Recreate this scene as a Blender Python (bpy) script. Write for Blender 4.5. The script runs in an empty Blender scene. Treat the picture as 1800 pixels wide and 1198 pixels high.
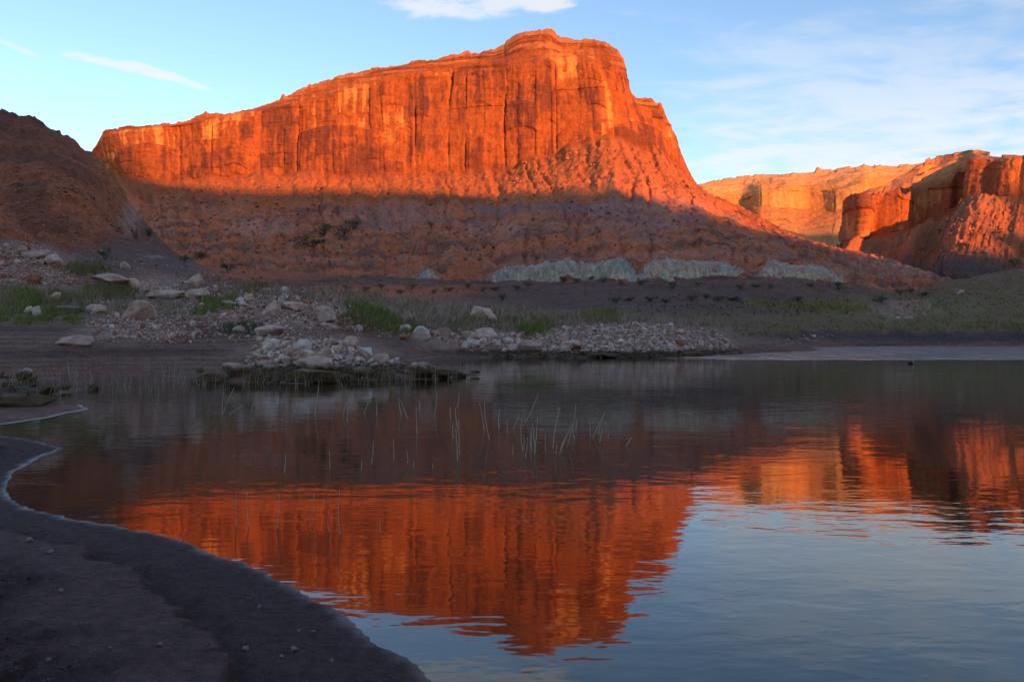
import bpy, bmesh, math, random
import numpy as np
R = math.radians
random.seed(7)
rng = np.random.default_rng(11)
scene = bpy.context.scene
COL = scene.collection

# ------------------------------------------------------------------ camera
F_PX, CX, CY, CAM_Z = 1400.0, 900.0, 598.0, 2.0
cam_d = bpy.data.cameras.new('camera')
cam_d.sensor_width = 36.0
cam_d.lens = 28.0
cam_d.clip_start = 0.05
cam_d.clip_end = 20000
cam = bpy.data.objects.new('camera', cam_d)
COL.objects.link(cam)
cam.location = (0, 0, CAM_Z)
cam.rotation_euler = (R(90), 0, 0)
scene.camera = cam

# ------------------------------------------------------------------ light
SUN_AZ, SUN_EL = R(146), R(13)          # clockwise from +Y (the view direction)
sun_h = np.array([math.sin(SUN_AZ), math.cos(SUN_AZ)])       # horizontal direction towards the sun
sd_ = bpy.data.lights.new('sun', 'SUN')
sd_.energy = 3.55
sd_.angle = R(0.9)
sd_.color = (1.0, 0.37, 0.08)
sun = bpy.data.objects.new('sun', sd_)
COL.objects.link(sun)
from mathutils import Vector
sun.rotation_euler = Vector((-sun_h[0] * math.cos(SUN_EL), -sun_h[1] * math.cos(SUN_EL), -math.sin(SUN_EL))).to_track_quat('-Z', 'Y').to_euler()

world = bpy.data.worlds.new('World')
scene.world = world
world.use_nodes = True
SKY_STRENGTH = 0.104
EXPOSURE = 1.5

scene.view_settings.view_transform = 'Standard'
scene.view_settings.look = 'None'
scene.view_settings.gamma = 1.0
scene.view_settings.use_curve_mapping = False
scene.view_settings.exposure = EXPOSURE
scene.cycles.use_denoising = True
scene.cycles.max_bounces = 4
scene.cycles.diffuse_bounces = 2
scene.cycles.glossy_bounces = 2
scene.cycles.adaptive_threshold = 0.025
scene.cycles.sample_clamp_indirect = 8


class NT:
    """small helper to write node trees"""
    def __init__(self, tree):
        self.t = tree
        self.n = tree.nodes
        self.l = tree.links

    def node(self, kind, **kw):
        x = self.n.new(kind)
        for k, v in kw.items():
            setattr(x, k, v)
        return x

    def put(self, sock, v):
        if isinstance(v, bpy.types.NodeSocket):
            self.l.new(v, sock)
        elif v is not None:
            sock.default_value = v

    def math(self, op, a, b=None, c=None, clamp=False):
        x = self.node('ShaderNodeMath', operation=op, use_clamp=clamp)
        self.put(x.inputs[0], a)
        if b is not None: self.put(x.inputs[1], b)
        if c is not None: self.put(x.inputs[2], c)
        return x.outputs[0]

    def sstep(self, v, a, b):
        x = self.node('ShaderNodeMapRange', interpolation_type='SMOOTHSTEP')
        self.put(x.inputs['Value'], v)
        self.put(x.inputs['From Min'], a); self.put(x.inputs['From Max'], b)
        return x.outputs['Result']

    def noise(self, vec, scale, detail=4, rough=0.55, dist=0.0):
        x = self.node('ShaderNodeTexNoise')
        self.put(x.inputs['Vector'], vec)
        self.put(x.inputs['Scale'], scale); self.put(x.inputs['Detail'], detail)
        self.put(x.inputs['Roughness'], rough); self.put(x.inputs['Distortion'], dist)
        return x.outputs['Fac']

    def mapping(self, vec, scale=(1, 1, 1), loc=(0, 0, 0), rot=(0, 0, 0)):
        x = self.node('ShaderNodeMapping')
        self.put(x.inputs['Vector'], vec)
        x.inputs['Scale'].default_value = scale
        x.inputs['Location'].default_value = loc
        x.inputs['Rotation'].default_value = rot
        return x.outputs[0]

    def mix(self, fac, a, b, blend='MIX'):
        x = self.node('ShaderNodeMix', data_type='RGBA', blend_type=blend)
        self.put(x.inputs[0], fac)
        self.put(x.inputs[6], a); self.put(x.inputs[7], b)
        return x.outputs[2]


# ------------------------------------------------------------------ sky
def build_sky():
    T = NT(world.node_tree)
    T.n.clear()
    out = T.node('ShaderNodeOutputWorld')
    bg = T.node('ShaderNodeBackground')
    bg.inputs['Strength'].default_value = SKY_STRENGTH
    sky = T.node('ShaderNodeTexSky', sky_type='NISHITA')
    sky.sun_disc = False
    sky.sun_elevation = SUN_EL
    sky.sun_rotation = SUN_AZ
    sky.altitude = 1200
    sky.air_density = 1.0
    sky.dust_density = 1.0
    sky.ozone_density = 1.6
    tc = T.node('ShaderNodeTexCoord')
    d = tc.outputs['Generated']
    sep = T.node('ShaderNodeSeparateXYZ')
    T.put(sep.inputs[0], d)
    x, y, z = sep.outputs
    zz = T.math('MAXIMUM', z, 0.03)
    # the cloud layer is a flat sheet high above: project the direction on to it
    cx = T.math('DIVIDE', x, T.math('ADD', zz, 0.08))
    cy = T.math('DIVIDE', y, T.math('ADD', zz, 0.08))
    comb = T.node('ShaderNodeCombineXYZ')
    T.put(comb.inputs[0], cx); T.put(comb.inputs[1], cy)
    p = comb.outputs[0]
    az = T.math('ARCTAN2', x, y)                 # 0 straight ahead, + to the right
    el = T.math('ARCSINE', z)
    pm = T.mapping(p, scale=(1.0, 1.6, 1), rot=(0, 0, R(24)))
    n1 = T.noise(pm, 2.3, 4, 0.6, 0.6)
    n2 = T.noise(pm, 5.0, 4, 0.62, 0.3)
    nn = T.math('ADD', T.math('MULTIPLY', n1, 0.68), T.math('MULTIPLY', n2, 0.32))
    # thick cloud bank from the right of the view onwards (it goes on round the sky there)
    bank = T.sstep(az, 0.02, 0.36)
    bank = T.math('MULTIPLY', bank, T.sstep(el, 0.46, 0.30))
    thr = T.math('SUBTRACT', 0.64, T.math('MULTIPLY', bank, 0.275))
    cl = T.sstep(T.math('SUBTRACT', nn, thr), -0.06, 0.22)
    cl = T.math('MULTIPLY', cl, T.math('SUBTRACT', 0.88, T.math('MULTIPLY', T.sstep(el, 0.18, 0.34), 0.52)))
    # small separate clouds
    def ell(a0, e0, ra, re, rot):
        da = T.math('SUBTRACT', az, a0); de = T.math('SUBTRACT', el, e0)
        u = T.math('ADD', T.math('MULTIPLY', da, math.cos(rot)), T.math('MULTIPLY', de, math.sin(rot)))
        v = T.math('SUBTRACT', T.math('MULTIPLY', de, math.cos(rot)), T.math('MULTIPLY', da, math.sin(rot)))
        u = T.math('DIVIDE', u, ra); v = T.math('DIVIDE', v, re)
        r2 = T.math('ADD', T.math('MULTIPLY', u, u), T.math('MULTIPLY', v, v))
        return T.math('SUBTRACT', 1.0, r2)
    wn = T.math('MULTIPLY', T.math('SUBTRACT', n2, 0.5), 5.0)
    for e, amt in ((ell(-0.09, 0.412, 0.13, 0.030, 0.0), 0.8), (ell(0.035, 0.412, 0.05, 0.024, -0.2), 0.85),
                   (ell(-0.455, 0.300, 0.080, 0.006, -0.10), 0.75), (ell(-0.405, 0.296, 0.05, 0.005, -0.2), 0.65),
                   (ell(-0.565, 0.305, 0.03, 0.004, -0.22), 0.5)):
        c = T.math('MULTIPLY', T.sstep(T.math('ADD', e, wn), 0.0, 1.1), amt)
        c = T.math('MULTIPLY', c, T.sstep(e, -0.6, 0.3))
        cl = T.math('MAXIMUM', cl, c)
    cl = T.math('MULTIPLY', cl, T.sstep(el, 0.02, 0.12))
    cl = T.math('MULTIPLY', cl, 0.86)
    white = T.mix(1.0, sky.outputs[0], (0.0, 0.0, 0.0, 1), 'ADD')
    # clouds: lit by the low sun, so a little warmer than the sky and somewhat brighter
    cc = T.mix(1.0, (CLOUD[0], CLOUD[1], CLOUD[2], 1), (1, 1, 1, 1), 'MULTIPLY')
    col = T.mix(cl, white, cc)
    T.put(bg.inputs['Color'], col)
    T.l.new(bg.outputs[0], out.inputs[0])


CLOUD = (3.3, 3.22, 3.14)
build_sky()


# ------------------------------------------------------------------ numeric helpers
def smooth(x, a, b):
    t = np.clip((x - a) / (b - a), 0, 1)
    return t * t * (3 - 2 * t)


_perm = np.random.default_rng(5).permutation(256).astype(np.int32)
_perm = np.concatenate([_perm, _perm, _perm])
_g = np.random.default_rng(6).normal(size=(256, 3)).astype(np.float32)
_g /= np.linalg.norm(_g, axis=1)[:, None]


def pn(x, y, z=None, seed=0):
    """gradient noise, about -1..1"""
    x = np.asarray(x, np.float32) + np.float32(seed * 17.31)
    y = np.asarray(y, np.float32) + np.float32(seed * 5.77)
    x, y = np.broadcast_arrays(x, y)
    xi = np.floor(x).astype(np.int32); yi = np.floor(y).astype(np.int32)
    xf = x - xi; yf = y - yi
    u = xf * xf * xf * (xf * (xf * 6 - 15) + 10); v = yf * yf * yf * (yf * (yf * 6 - 15) + 10)
    if z is None:
        def gr(ix, iy, fx, fy):
            h = _perm[_perm[ix & 255] + (iy & 255)]
            return _g[h, 0] * fx + _g[h, 1] * fy
        a = gr(xi, yi, xf, yf); b = gr(xi + 1, yi, xf - 1, yf)
        c = gr(xi, yi + 1, xf, yf - 1); d = gr(xi + 1, yi + 1, xf - 1, yf - 1)
        return ((a + u * (b - a)) + v * ((c + u * (d - c)) - (a + u * (b - a)))) * 1.6
    z = np.broadcast_to(np.asarray(z, np.float32), x.shape)
    zi = np.floor(z).astype(np.int32); zf = z - zi
    w = zf * zf * zf * (zf * (zf * 6 - 15) + 10)
    def gr(ix, iy, iz, fx, fy, fz):
        h = _perm[_perm[_perm[ix & 255] + (iy & 255)] + (iz & 255)]
        return _g[h, 0] * fx + _g[h, 1] * fy + _g[h, 2] * fz
    r = []
    for k in (0, 1):
        a = gr(xi, yi, zi + k, xf, yf, zf - k); b = gr(xi + 1, yi, zi + k, xf - 1, yf, zf - k)
        c = gr(xi, yi + 1, zi + k, xf, yf - 1, zf - k); d = gr(xi + 1, yi + 1, zi + k, xf - 1, yf - 1, zf - k)
        p = a + u * (b - a); q = c + u * (d - c)
        r.append(p + v * (q - p))
    return (r[0] + w * (r[1] - r[0])) * 1.5


def fbm(x, y, octaves=4, gain=0.5, seed=0, z=None):
    s = 0; a = 1.0; f = 1.0
    for k in range(octaves):
        s = s + a * pn(x * f, y * f, None if z is None else z * f, seed + k * 3)
        a *= gain; f *= 2.03
    return s


def worley(x, y, seed=0):
    """nearest distance, second distance, random number of the nearest cell"""
    x = np.asarray(x, np.float32); y = np.asarray(y, np.float32)
    xi = np.floor(x).astype(np.int32); yi = np.floor(y).astype(np.int32)
    f1 = np.full(x.shape, 9.0, np.float32); f2 = f1.copy(); cid = np.zeros(x.shape, np.float32)
    for i in (-1, 0, 1):
        for j in (-1, 0, 1):
            h = _perm[_perm[(xi + i + seed * 7) & 255] + ((yi + j + seed * 13) & 255)]
            h2 = _perm[h + 91]; h3 = _perm[h + 37]
            dx = xi + i + 0.1 + 0.8 * h / 255.0 - x; dy = yi + j + 0.1 + 0.8 * h2 / 255.0 - y
            d = np.sqrt(dx * dx + dy * dy).astype(np.float32)
            near = d < f1
            f2 = np.where(near, f1, np.minimum(f2, d))
            cid = np.where(near, h3 / 255.0, cid)
            f1 = np.where(near, d, f1)
    return f1, f2, cid


def world_pt(px, py, Y):
    return np.array([(px - CX) / F_PX * Y, Y, CAM_Z + (CY - py) / F_PX * Y])


def on_water(px, py):
    Y = CAM_Z * F_PX / (py - CY)
    return ((px - CX) / F_PX * Y, Y)


def to_px(P):
    return CX + P[..., 0] / P[..., 1] * F_PX, CY - (P[..., 2] - CAM_Z) / P[..., 1] * F_PX


def lerp(a, b, t):
    return a + (b - a) * t


def mixc(c, col, m):
    return c + (np.asarray(col, np.float32) - c) * m[..., None]


def tag(o, label=None, cat=None, group=None, kind=None):
    if label: o['label'] = label
    if cat: o['category'] = cat
    if group: o['group'] = group
    if kind: o['kind'] = kind
    return o


def mesh_obj(name, verts, faces, mat, col=None, smooth_=True, extra=None):
    """verts (n,3), faces (m,k) of one size"""
    me = bpy.data.meshes.new(name)
    verts = np.ascontiguousarray(verts, np.float32)
    faces = np.ascontiguousarray(faces, np.int32)
    n, k = faces.shape
    me.vertices.add(len(verts)); me.vertices.foreach_set('co', verts.ravel())
    me.loops.add(n * k); me.loops.foreach_set('vertex_index', faces.ravel())
    me.polygons.add(n)
    me.polygons.foreach_set('loop_start', np.arange(0, n * k, k, dtype=np.int32))
    me.polygons.foreach_set('use_smooth', np.full(n, smooth_, bool))
    me.update(calc_edges=True)
    if col is not None:
        a = me.color_attributes.new('Col', 'FLOAT_COLOR', 'POINT')
        c4 = np.ones((len(verts), 4), np.float32); c4[:, :3] = np.clip(col, 0.004, 0.9)
        a.data.foreach_set('color', c4.ravel())
    if extra is not None:
        for nm, vals in extra.items():
            a = me.attributes.new(nm, 'FLOAT', 'POINT')
            a.data.foreach_set('value', np.ascontiguousarray(vals, np.float32).ravel())
    me.materials.append(mat)
    o = bpy.data.objects.new(name, me)
    COL.objects.link(o)
    return o


def grid_faces(nr, nc, flip=False):
    i = np.arange(nr * nc, dtype=np.int32).reshape(nr, nc)
    a, b, c, d = i[:-1, :-1], i[:-1, 1:], i[1:, 1:], i[1:, :-1]
    q = np.stack([a, d, c, b] if flip else [a, b, c, d], -1).reshape(-1, 4)
    return q


# a map of what the camera's rays meet first, in 4 px cells, used to set things down on the land
BK = 4
hit = np.zeros((1300 // BK, 2600 // BK, 3), np.float32)
hit_d = np.full((1300 // BK, 2600 // BK), 1e9, np.float32)


def add_hits(P):
    P = P.reshape(-1, 3)
    P = P[P[:, 1] > 1.0]
    px, py = to_px(P)
    i = np.floor(py / BK).astype(int); j = np.floor((px + 400) / BK).astype(int)
    ok = (i >= 0) & (i < hit.shape[0]) & (j >= 0) & (j < hit.shape[1])
    P, i, j = P[ok], i[ok], j[ok]
    o = np.argsort(-P[:, 1])
    P, i, j = P[o], i[o], j[o]
    near = P[:, 1] < hit_d[i, j]
    P, i, j = P[near], i[near], j[near]
    hit[i, j] = P
    hit_d[i, j] = P[:, 1]


def land_at(px, py):
    i0 = int(py / BK); j0 = int((px + 400) / BK)
    for r in (0, 1, 2, 3):
        best = None
        for i in range(max(i0 - r, 0), min(i0 + r + 1, hit.shape[0])):
            for j in range(max(j0 - r, 0), min(j0 + r + 1, hit.shape[1])):
                if hit_d[i, j] < 1e8 and (best is None or hit_d[i, j] < best[0]):
                    best = (hit_d[i, j], hit[i, j])
        if best is not None:
            return best[1].copy()
    return None


# ------------------------------------------------------------------ materials
def ground_material(name, bump_scale, bump_dist, fine=1.0, var=0.35, rough=0.95, spec=0.2, wet=False, stretch=(1, 1, 1)):
    m = bpy.data.materials.new(name)
    m.use_nodes = True
    T = NT(m.node_tree)
    b = T.n['Principled BSDF']
    at = T.node('ShaderNodeAttribute', attribute_name='Col')
    g = T.node('ShaderNodeNewGeometry')
    p = T.mapping(g.outputs['Position'], scale=stretch)
    n1 = T.noise(p, bump_scale, 3, 0.65)
    n2 = T.noise(p, bump_scale * 6.3 * fine, 2, 0.6)
    k = T.math('ADD', T.math('MULTIPLY', n1, 0.5), T.math('MULTIPLY', n2, 0.5))
    k = T.math('ADD', 1.0 - var, T.math('MULTIPLY', T.sstep(k, 0.34, 0.66), 2.0 * var))
    kc = T.node('ShaderNodeCombineColor')
    for i in range(3): T.put(kc.inputs[i], k)
    T.put(b.inputs['Base Color'], T.mix(1.0, at.outputs['Color'], kc.outputs[0], 'MULTIPLY'))
    b.inputs['Roughness'].default_value = rough
    b.inputs['Specular IOR Level'].default_value = spec
    bp = T.node('ShaderNodeBump')
    bp.inputs['Strength'].default_value = 1.0
    bp.inputs['Distance'].default_value = bump_dist
    T.put(bp.inputs['Height'], T.math('ADD', n1, T.math('MULTIPLY', n2, 0.35)))
    T.put(b.inputs['Normal'], bp.outputs[0])
    if wet:
        wa = T.node('ShaderNodeAttribute', attribute_name='wet')
        w = wa.outputs['Fac']
        T.put(b.inputs['Roughness'], T.math('SUBTRACT', rough, T.math('MULTIPLY', w, rough - 0.30)))
        T.put(b.inputs['Specular IOR Level'], T.math('ADD', spec, T.math('MULTIPLY', w, 0.5)))
        T.put(bp.inputs['Strength'], T.math('SUBTRACT', 1.0, T.math('MULTIPLY', w, 0.8)))
    return m


M_CLIFF = ground_material('red_sandstone', 0.25, 1.2, var=0.30, stretch=(1, 1, 0.45))
M_FAR = ground_material('far_sandstone', 0.10, 2.5, var=0.25, stretch=(1, 1, 0.6))
M_TERRAIN = ground_material('shore_soil', 1.2, 0.16, var=0.40, wet=True)
M_HILL = ground_material('hill_rubble', 0.5, 0.7, var=0.45)
M_BEACH = ground_material('beach_mud', 11.0, 0.05, fine=1.6, var=0.50, wet=True)


def simple_rock_material(name, c1, c2, stain=True):
    m = bpy.data.materials.new(name)
    m.use_nodes = True
    T = NT(m.node_tree)
    b = T.n['Principled BSDF']
    g = T.node('ShaderNodeNewGeometry')
    oi = T.node('ShaderNodeObjectInfo')
    n = T.noise(g.outputs['Position'], 1.7, 3, 0.65)
    n2 = T.noise(g.outputs['Position'], 9.0, 3, 0.6)
    col = T.mix(T.sstep(n, 0.35, 0.68), c1 + (1,), c2 + (1,))
    kc = T.node('ShaderNodeCombineColor')
    k = T.math('ADD', 0.62, T.math('ADD', T.math('MULTIPLY', oi.outputs['Random'], 0.28), T.math('MULTIPLY', n2, 0.45)))
    for i in range(3): T.put(kc.inputs[i], k)
    col = T.mix(1.0, col, kc.outputs[0], 'MULTIPLY')
    if stain:      # brown silt left by the lake on everything below its last level
        s = T.node('ShaderNodeSeparateXYZ')
        T.put(s.inputs[0], g.outputs['Position'])
        zz = T.math('ADD', s.outputs[2], T.math('MULTIPLY', T.math('SUBTRACT', n, 0.5), 1.0))
        col = T.mix(T.sstep(zz, 0.95, 0.55), col, (0.115, 0.075, 0.036, 1))
    T.put(b.inputs['Base Color'], col)
    b.inputs['Roughness'].default_value = 0.9
    b.inputs['Specular IOR Level'].default_value = 0.2
    bp = T.node('ShaderNodeBump')
    bp.inputs['Distance'].default_value = 0.05
    T.put(bp.inputs['Height'], T.math('ADD', n2, n))
    T.put(b.inputs['Normal'], bp.outputs[0])
    return m


M_ROCK = simple_rock_material('pale_sandstone_rock', (0.66, 0.445, 0.340), (0.44, 0.275, 0.20))
M_ROCK_RED = simple_rock_material('red_sandstone_rock', (0.42, 0.175, 0.10), (0.29, 0.115, 0.068))
M_ROCK_WHITE = simple_rock_material('white_sandstone_rock', (0.74, 0.61, 0.52), (0.58, 0.43, 0.355))


def plain_material(name, c, rough=0.8, spec=0.3, var=0.25, scale=6.0):
    m = bpy.data.materials.new(name)
    m.use_nodes = True
    T = NT(m.node_tree)
    b = T.n['Principled BSDF']
    g = T.node('ShaderNodeNewGeometry')
    n = T.noise(g.outputs['Position'], scale, 4, 0.6)
    lo = tuple(v * (1 - var) for v in c) + (1,); hi = tuple(min(v * (1 + var), 1) for v in c) + (1,)
    T.put(b.inputs['Base Color'], T.mix(n, lo, hi))
    b.inputs['Roughness'].default_value = rough
    b.inputs['Specular IOR Level'].default_value = spec
    return m


# ------------------------------------------------------------------ lake outline (world metres, from the waterline)
beach_poly = [on_water(*p) for p in [(770, 1198), (650, 1110), (560, 1050), (430, 985), (330, 953), (250, 930), (150, 912), (60, 895),
                                     (22, 876), (12, 852), (25, 828), (60, 808), (90, 795), (112, 786), (60, 772), (0, 765), (-150, 758)]]
beach_poly += [(-40, 16), (-40, -14), (3.2, -14), (2.2, -3), (1.55, 0), (1.05, 1.8), (0.3, 3.5)]
land_poly = [(-70, 21), ] + [on_water(*p) for p in [
    (-150, 752), (0, 745), (80, 733), (158, 717), (140, 709), (75, 711), (52, 703), (60, 695), (120, 690), (160, 684), (128, 677), (170, 668),
    (240, 668), (310, 672), (380, 671), (450, 672), (530, 674), (600, 669), (650, 669.5), (700, 668), (780, 664), (845, 657.5), (800, 650),
    (752, 641), (760, 634), (800, 629.5), (900, 627), (1000, 628), (1100, 627.5), (1200, 626), (1290, 622), (1340, 619), (1420, 616.5), (1447, 613),
    (1400, 610.2), (1430, 608.6), (1500, 607.7), (1600, 607.2), (1800, 607), (2100, 606.8)]]
land_poly += [(1500, 330), (1500, 1500), (-1500, 1500), (-1500, 21)]


def signed_dist(poly, X, Y):
    X = X.ravel().astype(np.float32); Y = Y.ravel().astype(np.float32)
    best = np.full(X.shape, 1e12, np.float32)
    inside = np.zeros(X.shape, bool)
    n = len(poly)
    for i in range(n):
        x0, y0 = poly[i]; x1, y1 = poly[(i + 1) % n]
        dx, dy = x1 - x0, y1 - y0
        t = np.clip(((X - x0) * dx + (Y - y0) * dy) / (dx * dx + dy * dy), 0, 1)
        best = np.minimum(best, (X - x0 - t * dx) ** 2 + (Y - y0 - t * dy) ** 2)
        if dy != 0:
            c = (y0 > Y) != (y1 > Y)
            inside ^= c & (X < (x1 - x0) * (Y - y0) / dy + x0)
    d = np.sqrt(best)
    return np.where(inside, d, -d)


# ------------------------------------------------------------------ layered landforms (butte, mesas)
def catmull(V, t):
    """V (n,k) control values, t (m,) parameter 0..n-1; monotone-ish cubic"""
    n = len(V)
    i = np.clip(np.floor(t).astype(int), 0, n - 2)
    f = (t - i)[:, None]
    d = np.diff(V, axis=0)
    m = np.zeros_like(V)
    m[1:-1] = np.where(d[1:] * d[:-1] > 0, 2 * d[1:] * d[:-1] / (d[1:] + d[:-1] + 1e-12), 0)
    m[0] = d[0]; m[-1] = d[-1]
    h00 = 2 * f ** 3 - 3 * f ** 2 + 1; h10 = f ** 3 - 2 * f ** 2 + f
    h01 = -2 * f ** 3 + 3 * f ** 2; h11 = f ** 3 - f ** 2
    return h00 * V[i] + h10 * m[i] + h01 * V[i + 1] + h11 * m[i + 1]


def landform(ctrl, rows_n, ncol, weights=None):
    """ctrl: list of rows (bottom to top), each a list of (px, py, Y). Returns P (R,C,3), t (R,), s (C,)"""
    rows = [np.array([world_pt(*c) for c in r]) for r in ctrl]
    nst = len(ctrl[0])
    # even spacing along the mean row
    px = np.mean([[c[0] for c in r] for r in ctrl], axis=0)
    d = np.maximum(np.abs(np.diff(px)), 12)
    if weights is not None: d = d * np.asarray(weights)
    cum = np.concatenate([[0], np.cumsum(d)])
    tt = np.interp(np.linspace(0, cum[-1], ncol), cum, np.arange(nst))
    lines = [catmull(r, tt) for r in rows]
    P = []; T = []
    for k in range(len(lines) - 1):
        f = np.linspace(0, 1, rows_n[k], endpoint=(k == len(lines) - 2))
        for v in f:
            P.append(lerp(lines[k], lines[k + 1], v)); T.append(k + v)
    return np.array(P), np.array(T), tt


def plan_normals(line):
    d = np.gradient(line[:, :2], axis=0)
    k = max(3, len(line) // 60)
    ker = np.ones(k) / k
    d = np.stack([np.convolve(np.pad(d[:, i], k, mode='edge'), ker, 'same')[k:-k] for i in (0, 1)], 1)
    n = np.stack([d[:, 1], -d[:, 0]], 1)
    n /= np.linalg.norm(n, axis=1)[:, None] + 1e-9
    return n


def hash1(i, seed=0):
    i = np.asarray(i).astype(np.int64)
    return _perm[_perm[(i + seed * 29) & 255] + ((i // 256 + seed) & 255)] / 255.0


def cells1(x, seed=0):
    """uneven cells along a line: index, place in the cell 0..1, width"""
    i = np.floor(x)
    b = lambda k: k + 0.7 * (hash1(k, seed) - 0.5)
    c = np.where(x < b(i), i - 1, np.where(x >= b(i + 1), i + 1, i))
    lo, hi = b(c), b(c + 1)
    return c, np.clip((x - lo) / (hi - lo), 0, 1), hi - lo


def cliff_relief(a, z, big=9.0, seed=0, scale=1.0):
    """outward offset (m) and a varnish value for a cliff; a = metres along, z = height"""
    s = scale
    aw = a + 3 * s * fbm(a / (70 * s), z / (160 * s), 3, seed=seed + 1)
    off = big * fbm(aw / (85 * s), z / (600 * s), 3, 0.5, seed=seed + 3)
    va = 0.45 * fbm(aw / (7 * s), z / (120 * s), 4, 0.6, seed + 11) + 0.45 * fbm(aw / (45 * s), z / (35 * s), 4, 0.55, seed + 12)
    for w_, dep, hz, k in ((58.0, 5.0, 75.0, 0), (23.0, 2.4, 36.0, 1), (9.0, 1.0, 15.0, 2)):
        cell, f, wd = cells1(aw / (w_ * s), seed * 3 + k)
        h1 = hash1(cell, seed + 20 + k)
        # each column is split into slabs that end in low arches
        arch = (2 * f - 1) ** 2 * 0.35 * w_ * s * hash1(cell, seed + 40 + k)
        zc = (z + arch) / (hz * s * (0.6 + 0.9 * hash1(cell, seed + 50 + k))) + 7.3 * h1
        zi = np.floor(zc)
        h2 = hash1(cell * 31 + zi * 17, seed + 60 + k)
        off += dep * s * (0.55 * (h1 - 0.5) + 0.65 * (h2 - 0.5))
        va += (0.75, 0.55, 0.3)[k] * (h2 - 0.5) * -1.0 + (0.35, 0.2, 0.1)[k] * (h1 - 0.5)
        fz = zc - zi
        ez = np.minimum(fz, 1 - fz) * hz * s * (0.6 + 0.9 * hash1(cell, seed + 50 + k))
        off -= (1.5, 0.9, 0.4)[k] * s * (h2 > 0.45) * (1 - smooth(ez, 0.25 * s, (1.1, 0.8, 0.5)[k] * s))
        # open joints between some of the columns
        e = np.minimum(f, 1 - f) * wd * w_ * s
        ec = np.where(f < 0.5, cell, cell + 1)
        open_ = (hash1(ec, seed + 70 + k) > 0.60) * smooth(pn(ec * 3.7, z / (45 * s), None, seed + 80 + k), -0.25, 0.15)
        off -= (3.2, 1.8, 0.7)[k] * s * open_ * (1 - smooth(e, 0.35 * s, (1.5, 1.0, 0.6)[k] * s))
    off += 0.7 * s * fbm(aw / (9 * s), z / (6 * s), 3, seed=seed + 9)
    off += 0.5 * s * pn(aw / (120 * s), z / (3.2 * s), None, seed + 10)
    return off, va


def steps(t, n, noise, sharp=0.65):
    k = t * n + noise
    f = np.floor(k); r = k - f
    return np.clip((f + smooth(r, sharp, 1.0) - noise) / n, -0.2, 1.2)


# ---- the butte -------------------------------------------------------------------------------------------
A = [(-60, 505, 520), (60, 505, 500), (190, 500, 480), (240, 498, 470), (300, 495, 460), (450, 495, 440), (600, 500, 420), (740, 505, 400), (880, 507, 385), (1000, 504, 375),
     (1120, 503, 372), (1210, 503, 372), (1255, 503, 376), (1300, 503, 380), (1380, 503, 390), (1450, 506, 405), (1520, 512, 420), (1580, 516, 440), (1640, 520, 450), (1700, 522, 460), (1760, 522, 470), (1830, 522, 480)]
B = [(-60, 455, 640), (60, 450, 620), (190, 440, 600), (240, 438, 585), (300, 435, 560), (450, 440, 540), (600, 445, 520), (740, 455, 480), (880, 466, 425), (1000, 455, 412),
     (1110, 452, 408), (1190, 453, 408), (1230, 454, 411), (1270, 456, 415), (1340, 458, 425), (1410, 461, 440), (1465, 468, 455), (1520, 476, 475), (1580, 486, 490), (1640, 495, 500), (1710, 503, 510), (1780, 508, 520)]
C = [(-60, 390, 780), (60, 380, 760), (180, 370, 740), (228, 372, 722), (300, 375, 700), (450, 380, 680), (600, 385, 650), (740, 385, 620), (870, 385, 580), (990, 370, 550),
     (1090, 362, 540), (1165, 372, 545), (1197, 381, 550), (1230, 390, 555), (1280, 402, 570), (1325, 412, 600), (1375, 420, 640), (1425, 428, 680), (1495, 444, 690), (1565, 458, 690), (1640, 478, 680), (1715, 496, 670)]
D = [(-60, 350, 975), (100, 335, 960), (170, 303, 940), (200, 300, 925), (292, 309, 900), (440, 306, 875), (590, 304, 850), (740, 300, 832), (868, 294, 812), (960, 275, 795),
     (1060, 236, 788), (1120, 250, 797), (1142, 262, 803), (1160, 270, 810), (1184, 290, 828), (1206, 306, 845), (1240, 342, 870), (1312, 374, 920), (1385, 414, 990), (1470, 437, 930), (1560, 454, 900), (1640, 476, 880)]
E = [(-60, 345, 985), (100, 328, 970), (167, 264, 946), (191, 232, 934), (286, 222, 908), (440, 198, 884), (590, 166, 862), (740, 129, 844), (866, 120, 824), (960, 112, 808),
     (1042, 108, 804), (1101, 150, 808), (1120, 185, 815), (1157, 200, 822), (1179, 240, 836), (1203, 288, 852), (1237, 337, 876), (1308, 369, 930), (1383, 411, 1000), (1468, 434, 945), (1558, 451, 912), (1638, 473, 890)]
F = [(-60, 340, 995), (100, 322, 980), (166, 259, 952), (190, 225, 944), (286, 217, 918), (440, 190, 905), (590, 133, 890), (740, 104, 878), (866, 84, 862), (955, 66, 848),
     (1040, 67, 838), (1092, 92, 826), (1110, 163, 824), (1152, 181, 830), (1177, 214, 842), (1201, 277, 858), (1232, 330, 884), (1302, 362, 945), (1380, 408, 1020), (1466, 431, 965), (1556, 448, 930), (1636, 470, 905)]
G = [(x, y + 26, Y + 190) for x, y, Y in F]
ROWS_B = [54, 70, 78, 150, 62, 12]
NCB = 960
P, T, tt = landform([A, B, C, D, E, F, G], ROWS_B, NCB)
nrow = len(T)
iD = sum(ROWS_B[:3]); iE = sum(ROWS_B[:4]); iF = sum(ROWS_B[:5])
nrm = plan_normals(P[iD])
arc = np.concatenate([[0], np.cumsum(np.linalg.norm(np.diff(P[iD][:, :2], axis=0), axis=1))])
a2 = np.broadcast_to(arc[None, :], (nrow, NCB)).astype(np.float32)
z2 = P[..., 2].astype(np.float32).copy()
tg = np.broadcast_to(T[:, None], (nrow, NCB))
px0, py0 = to_px(P)
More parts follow.
